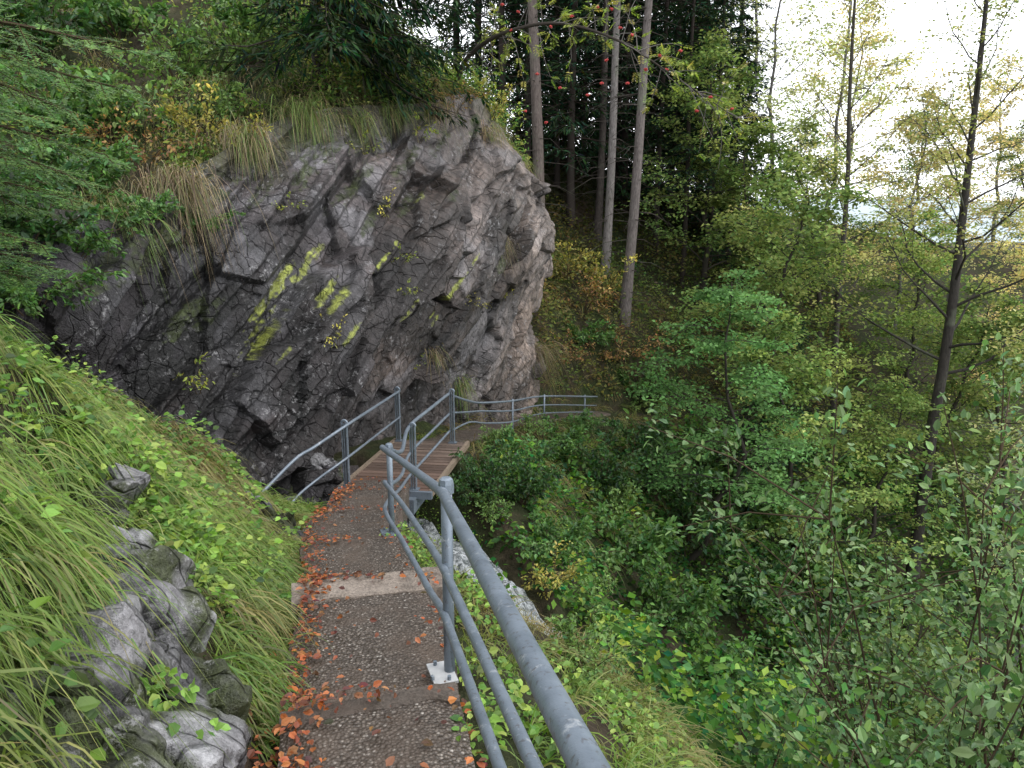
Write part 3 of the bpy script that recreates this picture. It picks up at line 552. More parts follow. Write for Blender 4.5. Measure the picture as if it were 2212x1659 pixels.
# ---------------------------------------------------------------- plants
def gen_shrub(ns,hgt,spread,nl,Ls,cols,leafasp=.55,t='hex',arch=.5,sg=.055,nsb=5):
    wd,lf=Acc(),Acc(); segs=[]
    for i in range(ns):
        az=i*2.4+random.uniform(-.5,.5); tilt=random.uniform(.1,1)*spread/hgt; d=nrm(np.array([math.cos(az)*tilt,math.sin(az)*tilt,1])); p=np.array([math.cos(az),math.sin(az),0])*random.uniform(0,.12)*spread; Ln=hgt*random.uniform(.55,1.15); pts=[p]
        for k in range(6):
            d=nrm(d+np.array([math.cos(az)*arch*.22*tilt,math.sin(az)*arch*.22*tilt,-arch*.12*k*.5])+rng.normal(0,.1,3)); p=p+d*Ln/6; pts.append(p)
        hh=min(hgt,1.4); tube(wd,pts,np.linspace(.010,.0025,7)*hh,5,(.06,.045,.03)); pts=np.array(pts); segs.append((pts[2],pts[4])); segs.append((pts[4],pts[6]))
        for k in range(nsb):
            q=pts[random.randint(2,6)]; dd=nrm(d+rng.normal(0,.7,3)); e=q+dd*Ln*.3*random.uniform(.6,1.2); e[2]-=.04*Ln
            tube(wd,[q,(q+e)/2+[0,0,.02*Ln],e],[.004*hh,.003*hh,.0015*hh],4,(.06,.045,.03)); segs.append((q,e)); segs.append(((q+e)/2,e))
    a=np.array([s[0] for s in segs]); b=np.array([s[1] for s in segs]); tone=rng.uniform(.55,1.35,len(segs)); k=rng.integers(0,len(segs),nl); f=rng.random((nl,1))
    P=a[k]*(1-f)+b[k]*f+rvec(nl,(1,1,.6))*sg*spread; dd=nrm(b[k]-a[k])+rvec(nl)*.7; dd[:,2]-=.25; L=rng.uniform(.6,1.25,nl)*Ls
    leaves(lf,P,dd,np.array([0,-.1,1.])+rvec(nl)*.45,L,L*leafasp,pal(cols,nl)*tone[k][:,None],t)
    return wd,lf
def shrub_proto(name,wd,lf,cat='bush',mat=None):
    t=thing(name,'x',cat); wd.obj('stems',M_twig,t); lf.obj('foliage',mat or M_leaf,t); return t
DK=[(.03,.068,.019),(.042,.092,.024),(.025,.052,.017)]; MD=[(.06,.13,.032),(.085,.16,.04),(.046,.10,.028)]; LT=[(.11,.18,.05),(.14,.22,.06),(.08,.14,.045)]; YL=[(.27,.24,.055),(.32,.26,.065),(.18,.19,.05)]; AU=[(.26,.13,.05),(.19,.1,.04),(.25,.185,.06),(.14,.115,.045)]
protos={'dark':shrub_proto('bush',*gen_shrub(12,1,.8,2200,.082,DK)),'mid':shrub_proto('bush',*gen_shrub(11,1,.85,1900,.08,MD)),'light':shrub_proto('bush',*gen_shrub(9,1,.75,1100,.07,LT)),
 'yellow':shrub_proto('bush',*gen_shrub(7,1,.7,520,.075,YL)),'autumn':shrub_proto('bush',*gen_shrub(10,1,.8,800,.065,AU)),'sprig':shrub_proto('plant',*gen_shrub(5,1,.7,120,.14,[(.2,.24,.045),(.15,.21,.04),(.26,.25,.05)],.4),cat='plant'),
 'ysprig':shrub_proto('plant',*gen_shrub(5,1,.7,110,.12,[(.4,.34,.07),(.3,.3,.07)],.4),cat='plant'),
 'sapling':shrub_proto('bush',*gen_shrub(9,3.2,1.0,4600,.056,[(.07,.13,.045),(.1,.165,.06),(.135,.2,.08),(.05,.1,.036)],.55,arch=.12,sg=.08,nsb=10))}
usedp=set()
def put(kind,loc,sc,label,group=None):
    p=protos[kind]; rz=random.uniform(0,6.28)
    if kind in usedp: o=dup(p,loc,rz,sc,label,group)
    else:
        usedp.add(kind); o=p; o.location=[float(q) for q in loc]; o.rotation_euler=(0,0,rz); o.scale=(sc,)*3; o['label']=label
        if group: o['group']=group
    return o
for u,v,sc,kd,lb in [
 (1040,1090,.7,'dark','dark bush pressed against the right edge of the footbridge'),
 (1110,1010,.9,'mid','green bush below the far railing just past the footbridge'),
 (1200,985,1.0,'mid','green bush under the far end of the thin far railing'),
 (1060,965,.45,'light','small light bush right behind the end post of the footbridge'),
 (1150,945,.6,'light','light green bush below the middle post of the far railing'),
 (1250,935,.7,'mid','low green bush hiding the far end of the path'),
 (1190,1200,.9,'mid','leafy bush beside the waterfall, on its right bank'),
 (1060,1130,.55,'light','small bright green bush at the bridge foot above the waterfall'),
 (1290,1080,1.3,'dark','dark bush in the middle of the ravine slope below the far railing'),
 (1400,1030,1.5,'dark','dark rounded bush below the young beech'),
 (1340,1230,1.6,'mid','broad green bush halfway down the ravine slope'),
 (1480,1170,1.8,'dark','large dark bush right of the broad green bush on the ravine slope'),
 (1620,1150,1.9,'mid','green bush on the slope below the small dark spruce'),
 (1430,1360,1.6,'mid','glossy bush low on the ravine slope left of the deep shadow'),
 (1590,1330,1.8,'dark','shadowed bush in the deep part of the ravine'),
 (1700,1260,2.1,'mid','tall green bush in the lower middle of the right slope'),
 (1560,1500,1.6,'mid','leafy bush at the bottom of the ravine beside the dry stalks'),
 (1270,1340,.8,'light','small light green bush near the waterfall foot'),
 (1190,1290,.65,'yellow','sparse yellow green bush over the waterfall, right of the rails'),
 (1700,1450,1.9,'dark','dark bush at the lower right beside the tall saplings'),
 (1830,1300,2.1,'mid','green bush behind the tall saplings on the right'),
 (1660,1590,1.5,'mid','green bush at the very bottom of the picture, lower right'),
 (1260,1470,.5,'light','maple leaved light green plant below the waterfall'),
 (1320,1130,1.1,'light','pale green bush at the centre of the ravine slope'),
 (1540,1060,1.6,'mid','green bush at the foot of the young beech'),
 (1130,1090,.9,'dark','dark bush between footbridge and ravine slope'),
 (1260,690,1.5,'autumn','rusty autumn bush on the slope just right of the cliff foot'),
 (1300,650,1.6,'yellow','yellow bush in front of the tall spruce trunks'),
 (1230,620,1.4,'yellow','yellow green bush clinging to the right side of the cliff'),
 (1340,790,1.4,'autumn','brown bush on the slope below the tall spruces'),
 (1210,800,1.0,'autumn','low reddish bush above the far railing'),
 (1270,770,1.2,'mid','green bush between the brown bush and the reddish one'),
 (1390,880,1.4,'mid','green bush under the young beech beside the far railing end')]:
    put(kd,hit(u,v),sc,lb)
for u,v,Y,h,lb in [(2170,1200,6.0,1.2,'tall sapling with pale green leaves at the right picture edge'),(2030,1350,6.6,1.0,'leafy sapling left of the tallest pale one at lower right'),(2110,1500,5.6,.95,'small leaved sapling at the bottom right in front of the others'),(2270,1400,5.2,1.15,'sapling cut by the right picture edge, nearest of the saplings'),(1960,1430,7.4,.75,'leftmost slender sapling of the lower right thicket'),(2230,1000,7.4,1.35,'farthest sapling of the lower right thicket')]:
    q=at(u,v,Y); put('sapling',(q[0],q[1],gz(q[0],q[1])-.1),h*1.4,lb)
for u,v,sc,kd,lb in [(725,735,.42,'ysprig','yellow leaved sprig hanging on the middle of the rock face'),(830,465,.45,'ysprig','yellow sprig high on the rock face under the moss'),(425,835,.5,'sprig','green feathery sprig on the dark lower left rock'),(860,560,.35,'sprig','thin green sprig above the pink rock slab'),(1090,640,.4,'ysprig','yellow sprig at the right edge of the cliff'),(905,790,.35,'sprig','green plant low on the cliff above the bridge post'),(880,630,.3,'sprig','small leafy plant in a crack at the centre right of the cliff'),(620,450,.3,'sprig','tiny green plant on the upper left rock face'),(900,300,.5,'sprig','leafy plant at the cliff top below the dark spruce'),(300,480,.6,'mid','green leafy clump on the ledge at the upper left of the cliff'),(430,490,.5,'mid','green clump hanging under the brown grass on the cliff'),(540,320,.6,'yellow','yellowing plant at the cliff rim left of the dark spruce'),(780,330,.4,'sprig','green sprig in the moss near the cliff top'),(1060,250,.8,'yellow','yellow leaves on the cliff rim at its right end'),(980,235,.6,'autumn','brownish bush on the cliff crest right of the dark spruce'),(150,560,.8,'mid','hanging green plant at the far left of the dark rock'),(1020,660,.3,'ysprig','little yellow sprig beside a lichen streak on the right of the cliff'),(40,540,1.0,'dark','dark leafy bush over the left end of the rock'),(60,660,.8,'mid','green bush in front of the left end of the rock')]:
    p,nv=onface(u,v); put(kd,p-np.array([0,0,.1])+nv*.03,sc,lb)
def tuft(u,v,L,lb,cols,n=420,w=.35):
    p,nv=onface(u,v); acc=Acc(); P=rvec(n,(w,.15,.16))*.6; P=P+np.array([0,0,.05]); cn=rng.normal(0,.35,(9,3)); k=rng.integers(0,9,n); D=nv[None]*.7+cn[k]+np.stack([.15+.25*rng.normal(0,1,n),-.2+.25*rng.normal(0,1,n),.35+.25*rng.normal(0,1,n)],1)
    blades(acc,P,D,rng.uniform(.35,1.15,n)*L,rng.uniform(.006,.012,n),pal(cols,n,.3),rng.uniform(.9,2.0,n),5); o=acc.obj('grass_tuft',M_grass); o.location=[float(q) for q in p]; tag(o,lb,'grass tuft')
GB=[(.2,.16,.09),(.16,.115,.06),(.11,.14,.04),(.25,.2,.12),(.09,.065,.04)]; GG=[(.1,.155,.04),(.13,.175,.05),(.07,.115,.03),(.2,.18,.09),(.15,.12,.06)]
tuft(375,400,.75,'long brown grass tuft hanging over the upper left rock',GB,650,.35); tuft(650,245,.65,'green grass tuft hanging from the rim below the spruce trunk',GG,450,.35); tuft(530,310,.55,'yellow green grass tuft on the ledge left of the rim grass',GG,300,.22); tuft(490,250,.55,'straw grass tuft above the left cliff rim',GB,300,.35); tuft(760,260,.45,'short grass tuft at the rim under the dark spruce',GG,260,.3); tuft(930,240,.5,'dry grass tuft at the top centre of the cliff',GB,300,.35); tuft(1050,290,.45,'dry grass fringe at the right end of the cliff rim',GB,300,.3); tuft(1080,520,.4,'brown grass tuft on the right cliff edge',GB,160,.15); tuft(1150,760,.7,'dry grass tuft at the right foot of the cliff',GB,500,.5); tuft(230,470,.65,'green brown grass tuft over the far left rock',GG,450,.4); tuft(935,770,.3,'small straw tuft in a crack above the footbridge',GB,140,.15); tuft(990,830,.35,'low grass tuft at the cliff base behind the railing',GG,200,.2); tuft(840,245,.45,'dark green grass tuft at the rim right of the spruce trunk',GG,260,.3)
for u,v,L,lb in [(1590,1640,.7,'dry straw stalk arching up at the bottom right of the verge'),(1180,1250,.5,'thin dry stalk beside the waterfall'),(1450,1480,.8,'bundle of dry stalks above the bottom of the ravine')]:
    p=hit(u,v); acc=Acc(); n=12; blades(acc,rvec(n)*.04,np.stack([.7+.3*rng.normal(0,1,n),-.1+.2*rng.normal(0,1,n),.9+.1*rng.normal(0,1,n)],1),rng.uniform(.6,1.1,n)*L,.006,pal([(.34,.26,.15),(.26,.18,.1)],n),rng.uniform(.4,.8,n),6); o=acc.obj('dry_stalks',M_grass); o.location=[float(q) for q in p]; tag(o,lb,'dry stalks')
# ---------------------------------------------------------------- trees
def gen_decid(H,cb,spread,nl,nleaf,Ls,cols,r0,curve=None,up=.5,bark=(.05,.045,.038),sig=.28,nsub=6,bot=1.0,zf=.4):
    wd,lf=Acc(),Acc(); n=12; z=np.linspace(0,H*.93,n)
    if curve is None:
        wob=rng.normal(0,.16,(n,2)).cumsum(0); wob-=wob[0]; tp=np.stack([wob[:,0],wob[:,1],z],1)
    else: tp=catm(np.array(curve),n)
    rr=r0*(1-np.linspace(0,1,n)*.9)**.9; rr[0]*=1.3; tube(wd,tp,rr,9,bark)
    A_,B_,tone,wt=[],[],[],[]
    for i in range(nl):
        f=cb+(1-cb)*((i+.5)/nl); x=f*(n-1); k=min(int(x),n-2); base=tp[k]+(tp[k+1]-tp[k])*(x-k); az=i*2.4+random.uniform(-.4,.4)
        el=.15+.9*f*up+random.uniform(-.2,.25); Ln=spread*(1.15-.8*max(0,(f-cb))/(1-cb))*random.uniform(.7,1.2); d=np.array([math.cos(az)*math.cos(el),math.sin(az)*math.cos(el),math.sin(el)]); p=base.copy(); pts=[p]
        for q in range(6):
            d=nrm(d+np.array([0,0,.12*up-.05*q*(1-up)])+rng.normal(0,.14,3)); p=p+d*Ln/6; pts.append(p)
        pts=np.array(pts); rb=max(.012,r0*(1-.9*f)*.36); tube(wd,pts,np.linspace(rb,.005,7),5,bark)
        for q in range(nsub):
            s=random.uniform(.25,1)*5.99; kk=int(s); a=pts[kk]+(pts[kk+1]-pts[kk])*(s-kk); dd=nrm((pts[kk+1]-pts[kk])/ (Ln/6)*.8+rng.normal(0,.6,3)*np.array([1,1,.5])); e=a+dd*Ln*random.uniform(.2,.42); e[2]-=.05*Ln*(1-up)
            tube(wd,[a,(a+e)/2+rng.normal(0,.03,3)*Ln*.3,e],[.010,.007,.004],4,bark); A_.append(a);B_.append(e);tone.append(random.uniform(.55,1.35)); wt.append(bot*(1-(f-cb)/(1-cb))+(1-(bot-1)*.6)*((f-cb)/(1-cb)))
    A_,B_,tone=np.array(A_),np.array(B_),np.array(tone); wt=np.maximum(np.array(wt),.1); k=rng.choice(len(A_),nleaf,p=wt/wt.sum()); f=rng.random((nleaf,1))**.7
    P=A_[k]*(1-f)+B_[k]*f+rvec(nleaf,(1,1,zf))*sig; D=rvec(nleaf,(1,1,.35))+np.array([0,0,-.25]); L=rng.uniform(.65,1.25,nleaf)*Ls
    ccol=np.array(cols)[rng.integers(0,len(cols),len(A_))]; c=ccol[k]*.6+pal(cols,nleaf)*.4; c=c*tone[k][:,None]*(1+rng.normal(0,.12,(nleaf,1)))
    leaves(lf,P,D,np.array([0,-.3,1.])+rvec(nleaf)*.45,L,L*.66,np.clip(c,.004,1),'rhomb')
    return wd,lf
def tree_proto(wd,lf,name,label,loc=(0,0,0),rz=0,sc=1,group=None,need=False,far=True):
    t=thing(name,label,'tree',loc,rz,group,sc); wd.obj('trunk',M_bark if not far else M_twig,t,True); lf.obj('crown',M_need if need else M_far,t); return t
DG=[(.17,.21,.10),(.21,.24,.115),(.25,.255,.13),(.29,.27,.14)]; DYc=[(.30,.27,.13),(.36,.29,.14),(.26,.26,.13),(.39,.29,.15)]; DD=[(.06,.105,.034),(.09,.14,.044),(.13,.17,.055),(.17,.19,.062)]  # DG and DYc are greyed and lightened, painting in distant mist
D1=tree_proto(*gen_decid(14,.2,3.2,26,3900,.13,DG,.10,up=.65,sig=.24,bot=1.75,bark=(.12,.115,.11)),'beech_tree','x'); D2=tree_proto(*gen_decid(11,.2,3.2,24,5600,.15,DYc,.11,up=.6,sig=.27,bot=1.45,bark=(.11,.105,.1)),'birch_tree','x'); D3=tree_proto(*gen_decid(8,.08,3.0,28,9500,.13,DD,.11,up=.35,sig=.22),'beech_tree','x')
usedt=set()
def putt(p,u,Y,sc,label,group=None,dz=0):
    x=(u-1106)/1580*Y/.96; loc=(x,Y,gz(x,Y)-.15+dz); rz=random.uniform(0,6.28)
    if p.name in usedt: return dup(p,loc,rz,sc,label,group)
    usedt.add(p.name); p.location=loc; p.rotation_euler=(0,0,rz); p.scale=(sc,)*3; p['label']=label
    if group: p['group']=group
    return p
def wcurve(px,Y):
    b=at(*px[0],Y); g=gz(b[0],b[1]); pts=[np.array([b[0],b[1],g-.2])]+[at(u,v,Y) for u,v in px[1:]]; return pts[0],[q-pts[0] for q in pts]
o_,cv=wcurve([(1985,1120),(2005,980),(2038,790),(2065,600),(2085,420),(2110,200),(2135,-40),(2150,-260)],19)
tree_proto(*gen_decid(cv[-1][2]/.93,.26,3.4,34,6600,.105,[(.13,.175,.055),(.17,.2,.065),(.22,.225,.08),(.27,.24,.10)],.17,cv,up=.8,sig=.26,bark=(.035,.031,.027),bot=1.55),'beech_tree','tall dark branching tree with thin leafy crown standing at the right against the white sky',o_,far=False)
o_,cv=wcurve([(1790,1040),(1800,860),(1810,640),(1830,420),(1835,200),(1850,-60),(1850,-200)],25)
tree_proto(*gen_decid(cv[-1][2]/.93,.3,3.3,32,5600,.115,[(.19,.21,.08),(.25,.24,.095),(.3,.26,.11)],.13,cv,up=.75,sig=.28,bark=(.05,.044,.038),bot=1.6),'birch_tree','slender tree with sparse yellowing crown left of the tall dark branching tree',o_,far=False)
wd,lf=gen_decid(7.4,.22,2.2,28,10500,.098,[(.08,.165,.055),(.105,.19,.068),(.06,.125,.042)],.07,up=.12,sig=.18,zf=.2); b=at(1500,930,16.5)
tree_proto(wd,lf,'young_beech_tree','young beech with flat layers of fresh green leaves right of the tall spruce trunks',(b[0],b[1],gz(b[0],b[1])-.1))
for p,u,Y,sc,lb in [(D3,1600,21,1.05,'dense green tree right behind the young beech'),(D3,1740,18.5,.9,'green tree left of the slender yellowing tree, low on the slope'),(D3,1890,19,.8,'dense low tree between the slender and the tall dark tree'),(D3,2130,15,.75,'dense green tree at the right edge below the tall dark tree'),(D3,1660,25,1.15,'green tree beyond the small dark spruce'),(D3,2000,23,1.0,'dark green tree behind the tall dark branching trunk'),
 (D1,1640,30,1.1,'tall thin crowned tree at the edge of the spruce wood'),(D1,1730,34,1.1,'pale crowned tall tree behind the slender yellowing tree'),(D1,2250,20,1.0,'tall tree cut by the right edge of the picture'),(D1,1580,33,1.2,'tall leafy tree where the spruce wood meets the sky'),
 (D2,1900,32,.95,'yellow autumn tree between slender tree and tall dark tree, far back'),(D2,2010,36,1.0,'golden tree directly behind the tall dark trunk, far down the slope'),(D2,2150,30,.9,'yellow orange tree right of the tall dark trunk'),(D2,1780,42,1.1,'far yellow tree left of the slender tree'),(D2,2240,40,1.0,'far yellow tree at the right picture edge'),(D2,2090,48,1.15,'farthest golden tree under the hazy hills')]:
    putt(p,u,Y,sc,lb)
for k,(u,Y) in enumerate([(1500,27),(1750,29),(1950,28),(2200,24),(1920,40),(2160,45)]): putt(D3,u,Y,random.uniform(.95,1.1),'green tree in the crowded wood below the valley side','trees in the wood on the right')
def gen_con(H,r0,cb,maxL,step,npos,card,cols,dead=True,bark=(.045,.038,.034),lean=(0,0),droop=.3,amin=0,amax=6.283,nb=5,ncard=5,clen=.42):
    wd,lf=Acc(),Acc(); z=np.linspace(0,H,14); tp=np.stack([lean[0]*z/H+.04*np.sin(z*.5),lean[1]*z/H+.03*np.cos(z*.4),z],1); rr=r0*(1-z/H*.93); rr[0]*=1.25; tube(wd,tp,rr,10,bark)
    TA,TD,TL=[],[],[]; zc=.6
    while zc<H*.985:
        f=zc/H; base=np.array([np.interp(zc,z,tp[:,0]),np.interp(zc,z,tp[:,1]),zc])
        if f>cb:
            for q in range(random.randint(nb-1,nb)):
                az=random.uniform(amin,amax); Ln=maxL*min(1,(1-f)/(1-cb)*1.3)**.8*random.uniform(.65,1.15)+.15; d=np.array([math.cos(az),math.sin(az),.1-droop*random.uniform(.4,1.2)]); p=base.copy(); pts=[p]
                for s in range(5): d=nrm(d+np.array([0,0,-.14*droop if s<3 else .10])+rng.normal(0,.05,3)); p=p+d*Ln/5; pts.append(p)
                pts=np.array(pts); tube(wd,pts,np.linspace(.02*min(1,Ln),.004,6),4,(.045,.036,.03))
                for s in np.linspace(.18,1,npos):
                    x=s*4.999; k=int(x); a=pts[k]+(pts[k+1]-pts[k])*(x-k); t=nrm(pts[k+1]-pts[k]); sd=np.cross(t,[0,0,1.])
                    for g in (-1,1):
                        TA.append(a); TD.append(nrm(t*.75+sd*g*.75+np.array([0,0,-.18-droop*.5])+rng.normal(0,.12,3))); TL.append((.36*Ln*(1.05-s)+.14)*random.uniform(.7,1.1))
        elif dead and random.random()<.85:
            for q in range(random.randint(1,4)):
                az=random.uniform(0,6.28); Ln=random.uniform(.4,1.9); d=np.array([math.cos(az),math.sin(az),-.15]); m1=base+d*Ln*.5; e=base+d*Ln+np.array([0,0,-.15*Ln]); tube(wd,[base,m1+[0,0,.04],e],[.014,.009,.003],4,(.05,.042,.036))
        zc+=step*random.uniform(.75,1.25)
    TA,TD,TL=np.array(TA),np.array(TD),np.array(TL); n=len(TA)
    for j in range(ncard):
        s=(j+.3)/ncard; P=TA+TD*(TL*s)[:,None]+rvec(n)*.015; D=TD+rvec(n)*.3; L=TL*clen*rng.uniform(.8,1.25,n)+card*.5; c=pal(cols,n,.22)
        leaves(lf,P,D,np.array([0,0,1.])+rvec(n)*.35,L,card*rng.uniform(.7,1.3,n),c,'rhomb')
    return wd,lf
CN=[(.026,.05,.026),(.034,.062,.03),(.02,.04,.022)]
C1=tree_proto(*gen_con(22,.15,.12,2.4,.42,6,.06,CN),'spruce_tree','x',need=True); C2=tree_proto(*gen_con(20,.11,.18,2.0,.42,6,.06,CN),'spruce_tree','x',need=True); C3=tree_proto(*gen_con(4.5,.06,.03,1.4,.2,6,.035,CN,dead=False),'small_spruce_tree','x',need=True); C4=tree_proto(*gen_con(10,.10,.02,2.2,.34,6,.07,CN,dead=False,droop=.45),'spruce_tree','x',need=True)
def hero(u,v,uT,Y,r0,cb,H,lb,bark):
    b=at(u,v,Y); g=gz(b[0],b[1]); tx=(uT-u)/1580*Y*1.02; lean=(tx*H/max(4,at(u,0,Y)[2]-g),0)
    tree_proto(*gen_con(H,r0,cb,1.9,.3,6,.05,CN,bark=bark,lean=lean),'spruce_tree',lb,(b[0],b[1],g-.2),need=True,far=False)
hero(1166,480,1150,24,.2,.42,24,'tall spruce trunk rising just behind the right edge of the cliff',(.12,.098,.088))
hero(1306,620,1318,25,.15,.46,24,'pale slim spruce trunk, middle of the three tall trunks',(.17,.155,.148))
hero(1347,700,1378,23,.175,.44,23,'sturdy brown spruce trunk, rightmost of the three tall trunks',(.125,.108,.102))
hero(1288,600,1296,27,.14,.4,24,'dark spruce trunk close behind the pale slim trunk',(.06,.05,.045))
for k,(u,Y,sc,p) in enumerate([(1085,27,1,C1),(1040,29,1.0,C1),(1135,27.5,.95,C1),(1195,29,1,C2),(1225,27,1,C1),(1250,31,1,C2),(1330,30,1,C1),(1275,34,1.1,C1),(1400,28,1,C2),(1425,31,1.05,C1),(1455,27,.9,C2),(1480,33,1,C1),(1510,29,.95,C2),(1545,35,1,C1),(1380,38,1.1,C1),(1150,38,1.1,C1),(1000,32,1.1,C1)]):
    putt(p,u,Y,sc,'dark spruce in the dense wood behind the tall trunks','spruces in the dense wood')
for u,Y,sc in [(1120,31,1.1),(1190,32,1.2),(1250,33,1.15),(1315,31,1.1),(1380,32,1.2),(1440,33,1.2),(1500,31,1.1),(1550,30,1.0),(1330,42,1.5),(1210,44,1.5),(1450,44,1.4)]:
    putt(C4,u,Y,sc,'young spruce filling the shade between the trunks of the dense wood','young spruces in the dense wood')
putt(C3,1640,19,1.1,'small dark spruce standing low on the right slope'); putt(C3,1700,22,1.0,'smaller dark spruce right of the other small spruce')
k=np.argmin((HP[:,0]-at(675,210,13.6)[0])**2+(HP[:,1]-13.9)**2); b=HP[k]
tree_proto(*gen_con(8,.085,.05,2.9,.16,10,.045,[(.020,.037,.017),(.029,.050,.022),(.015,.028,.014)],dead=True,bark=(.06,.05,.045),lean=(.35,0),droop=.5,amin=-1.9,amax=.9,nb=5,ncard=5,clen=.5),'spruce_tree','dark spruce on the cliff top with boughs hanging to the right',b,need=True,far=False)
for u,v,Y,sc,kd,lb in [(90,60,11.5,1.5,'mid','green bush at the very top left corner on the slope'),(230,120,12,1.4,'light','light green bush on the upper left slope'),(380,60,13.5,1.5,'light','pale bush at the top edge left of the spruce trunk'),(520,110,14,1.2,'light','bush left of the cliff top spruce trunk'),(150,300,9.8,1.1,'mid','green bush behind the fir branches at the left'),(300,250,11,.9,'autumn','reddish bush in the middle of the left slope'),(430,230,11.8,1.0,'yellow','yellow green bush above the brown grass tuft'),(560,30,15,1.4,'mid','green bush at the top behind the spruce trunk'),(470,170,12.5,.9,'light','small pale bush above the left cliff rim'),(60,420,8.9,.9,'dark','dark bush over the far left rock'),(250,10,16,1.8,'mid','big green bush at the top edge of the picture, far up the left slope'),(40,0,14,1.7,'dark','dark bush far up in the top left corner')]:
    x=at(u,v,Y)[0]; k=np.argmin((HP[:,0]-x)**2+(HP[:,1]-Y)**2); put(kd,HP[k]-[0,0,.1],sc,lb)
# foreground fir at the left
fx,fy=-4.3,4.7; fz=gz(fx,fy); fir=thing('fir_tree','fir tree at the left edge reaching green needled boughs into the picture','tree',(fx,fy,fz))
wd=Acc(); tube(wd,[(0,0,-.2),(0,0,2),(.05,0,4.5),(.08,0,7)],[.14,.12,.08,.01],10,(.09,.07,.055)); wd.obj('trunk',M_bark,fir,True)
TP=[]; bw_,bl_=Acc(),Acc()
tgt=[(340,120,4.3,.25),(260,190,4.5,.2),(90,255,4.2,.1),(230,335,4.6,.2),(150,430,4.7,.1),(90,530,4.6,.1),(180,390,5.0,.3),(60,130,4.5,.2),(120,580,5.0,.1),(40,350,4.3,.1),(150,240,4.9,.3),(60,450,4.9,.2),(60,600,4.9,.0)]
for u,v,Y,up in tgt:
    e=at(u,v,Y)-np.array([fx,fy,fz]); s=np.array([0,0,e[2]+up]); mdl=(s+e)/2+[0,0,.12]; pts=catm([s,mdl,e],18); tube(bw_,pts,np.linspace(.022,.004,18),5,(.06,.045,.03))
    for k in range(3,18):
        t=nrm(pts[min(k+1,17)]-pts[k-1]); sd=nrm(np.cross(t,[0,0,1.])+np.array([0,-.0,.55])*random.uniform(-.5,.6))
        for g in (-1,1):
            tl=(.12+.6*(1-k/18))*random.uniform(.6,1.15); td=nrm(t*.8+sd*g*.75+np.array([0,0,-.2])+rng.normal(0,.16,3)); q=pts[k]; tube(bw_,[q,q+td*tl*.5,q+td*tl+[0,0,-.04*tl]],[.004,.003,.0015],4,(.07,.06,.03))
            TP.append((q,td,tl))
            for g2 in (-1,1):
                for s2 in (.35,.6,.8):
                    td2=nrm(td*.8+np.cross(td,[0,0,1.])*g2*.6+rng.normal(0,.14,3)); TP.append((q+td*tl*s2,td2,tl*.4*(1.25-s2)))
        TP.append((pts[k-1],t,.14))
for q,td,tl in TP:
    n=max(8,int(tl/.007)); s=np.linspace(.02,1,n); g=np.where(np.arange(n)%2==0,1.,-1.); sd=nrm(np.cross(td,[0,0,1.])); P=q+td[None]*(s*tl)[:,None]+np.array([0,0,-.04])*tl*(s*s)[:,None]; D=td[None]*.6+sd[None]*g[:,None]+rvec(n)*.25+np.array([0,0,.1])
    leaves(bl_,P,D,np.array([.3,-.6,.7])+rvec(n)*.3,rng.uniform(.024,.034,n),.0062,pal([(.06,.125,.035),(.08,.155,.04),(.045,.095,.027),(.11,.185,.05)],1)*rng.uniform(.8,1.2,(n,1)),'rhomb')
bw_.obj('boughs',M_twig,fir); bl_.obj('needles',M_leaf,fir)
# rowan with berries
ro=at(985,180,15.6); rw,rl=Acc(),Acc()
mb=catm(np.array([ro,at(1010,125,15.2),at(1080,75,14.4),at(1200,50,13.7),at(1330,85,13.2),at(1450,160,12.9),at(1590,255,12.8)])-ro,42); tube(rw,mb,np.linspace(.05,.006,42),7,(.06,.052,.045))
row=thing('rowan_tree','leaning rowan with red berries arching over the spruce trunks from the cliff top','tree',ro)
tips=[]
for k in range(6,42,1):
    for g in range(2):
        q=mb[k]; d=nrm(np.array([.35+.3*random.gauss(0,1),-.1+.4*random.gauss(0,1),.15+.5*random.gauss(0,1)-.15])); Ln=random.uniform(.35,1.1); pts=[q]
        for s in range(4): d=nrm(d+rng.normal(0,.16,3)+[0,0,-.1]); pts.append(pts[-1]+d*Ln/4)
        tube(rw,pts,np.linspace(.009,.003,5),4,(.14,.13,.12)); tips+=[(pts[2],d),(pts[3],d),(pts[4],d)]
for q,d in tips:
    for r_ in range(random.randint(0,3)):
        dd=nrm(d+rng.normal(0,.8,3)+[0,0,-.35]); Ln=random.uniform(.13,.2); s=np.repeat(np.linspace(.2,.98,7),2); g=np.tile([1.,-1.],7); sd=nrm(np.cross(dd,[0,.3,1.])); P=q+dd*(s*Ln)[:,None]; D=dd[None]*.4+sd[None]*g[:,None]+rvec(14)*.1
        c=random.choice([(.24,.28,.06),(.17,.24,.045),(.28,.29,.07),(.3,.26,.07),(.14,.21,.04),(.2,.26,.05)]); leaves(rl,P,D,np.array([0,-.5,1.])+rvec(14)*.15,.062,.021,pal([c],14),'rhomb')
rw.obj('trunk',M_twig,row,True); rl.obj('leaves',M_leaf,row)
cV,cQ=cubesphere(3)
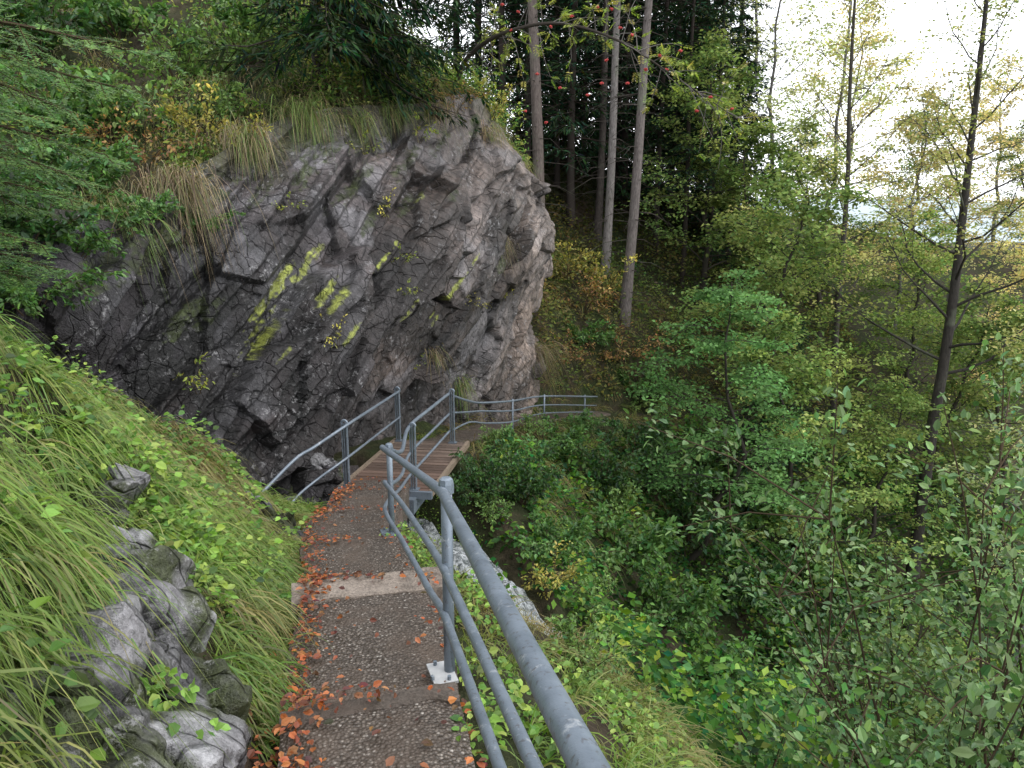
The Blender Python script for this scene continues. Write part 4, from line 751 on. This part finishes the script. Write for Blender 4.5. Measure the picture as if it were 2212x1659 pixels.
for u,v,Y in [(1105,65,14.2),(1190,58,13.7),(1235,35,13.5),(1290,15,13.3),(1340,60,13.2),(1310,130,13.2),(1355,180,13.1),(1395,150,13),(1425,120,13),(1440,150,13),(1535,210,12.8),(1580,235,12.8),(1505,240,12.8),(1135,240,14),(1210,190,13.6),(1270,205,13.4),(1120,25,14.2),(1160,160,13.9),(1365,75,13.1),(1085,10,14.4),(1300,180,13.3),(1470,110,13),(1180,265,13.7),(1320,20,13.2)]:
    acc=Acc(); c=at(u,v,Y)-ro
    acc.add(cV*np.array([.024,.024,.015])+c,cQ)
    for s in range(16):
        dv_=rng.normal(0,1,3); dv_/=np.linalg.norm(dv_); acc.add(cV*random.uniform(.0095,.0125)+c+dv_*np.array([.033,.030,.021])*random.uniform(.6,1),cQ)
    acc.obj('berry_cluster',M_berry,row,True)
# ---------------------------------------------------------------- light and camera
w=bpy.data.worlds.new('World'); scene.world=w; w.use_nodes=True; nt=w.node_tree; bg=nt.nodes['Background']
sky=nt.nodes.new('ShaderNodeTexSky'); sky.sky_type='NISHITA'; sky.sun_disc=False; sky.sun_elevation=R(48); sky.sun_rotation=R(110); sky.air_density=1; sky.dust_density=4
mx=nt.nodes.new('ShaderNodeMixRGB'); mx.inputs[0].default_value=.85; mx.inputs[2].default_value=(17.3,17.7,18.4,1); nt.links.new(sky.outputs[0],mx.inputs[1]); nt.links.new(mx.outputs[0],bg.inputs[0]); bg.inputs[1].default_value=.15
sl=bpy.data.lights.new('Sun','SUN'); sl.energy=1.2; sl.angle=R(30); sl.color=(1,.97,.92); so=bpy.data.objects.new('Sun',sl); COL.objects.link(so)
az=R(110); el=R(48); dirv=Vector((math.sin(az)*math.cos(el),math.cos(az)*math.cos(el),math.sin(el))); so.rotation_euler=dirv.to_track_quat('Z','Y').to_euler()
cam=bpy.data.cameras.new('Camera'); cam.sensor_width=36; cam.lens=36*1580/2212; cam.clip_end=3000; cam.clip_start=.05
co=bpy.data.objects.new('Camera',cam); COL.objects.link(co); co.rotation_euler=(R(90-PITCH),0,0); scene.camera=co
scene.view_settings.view_transform='Standard'; scene.view_settings.look='None'; scene.view_settings.exposure=0
print('verts',sum(len(o.data.vertices) for o in bpy.data.objects if o.type=='MESH'))
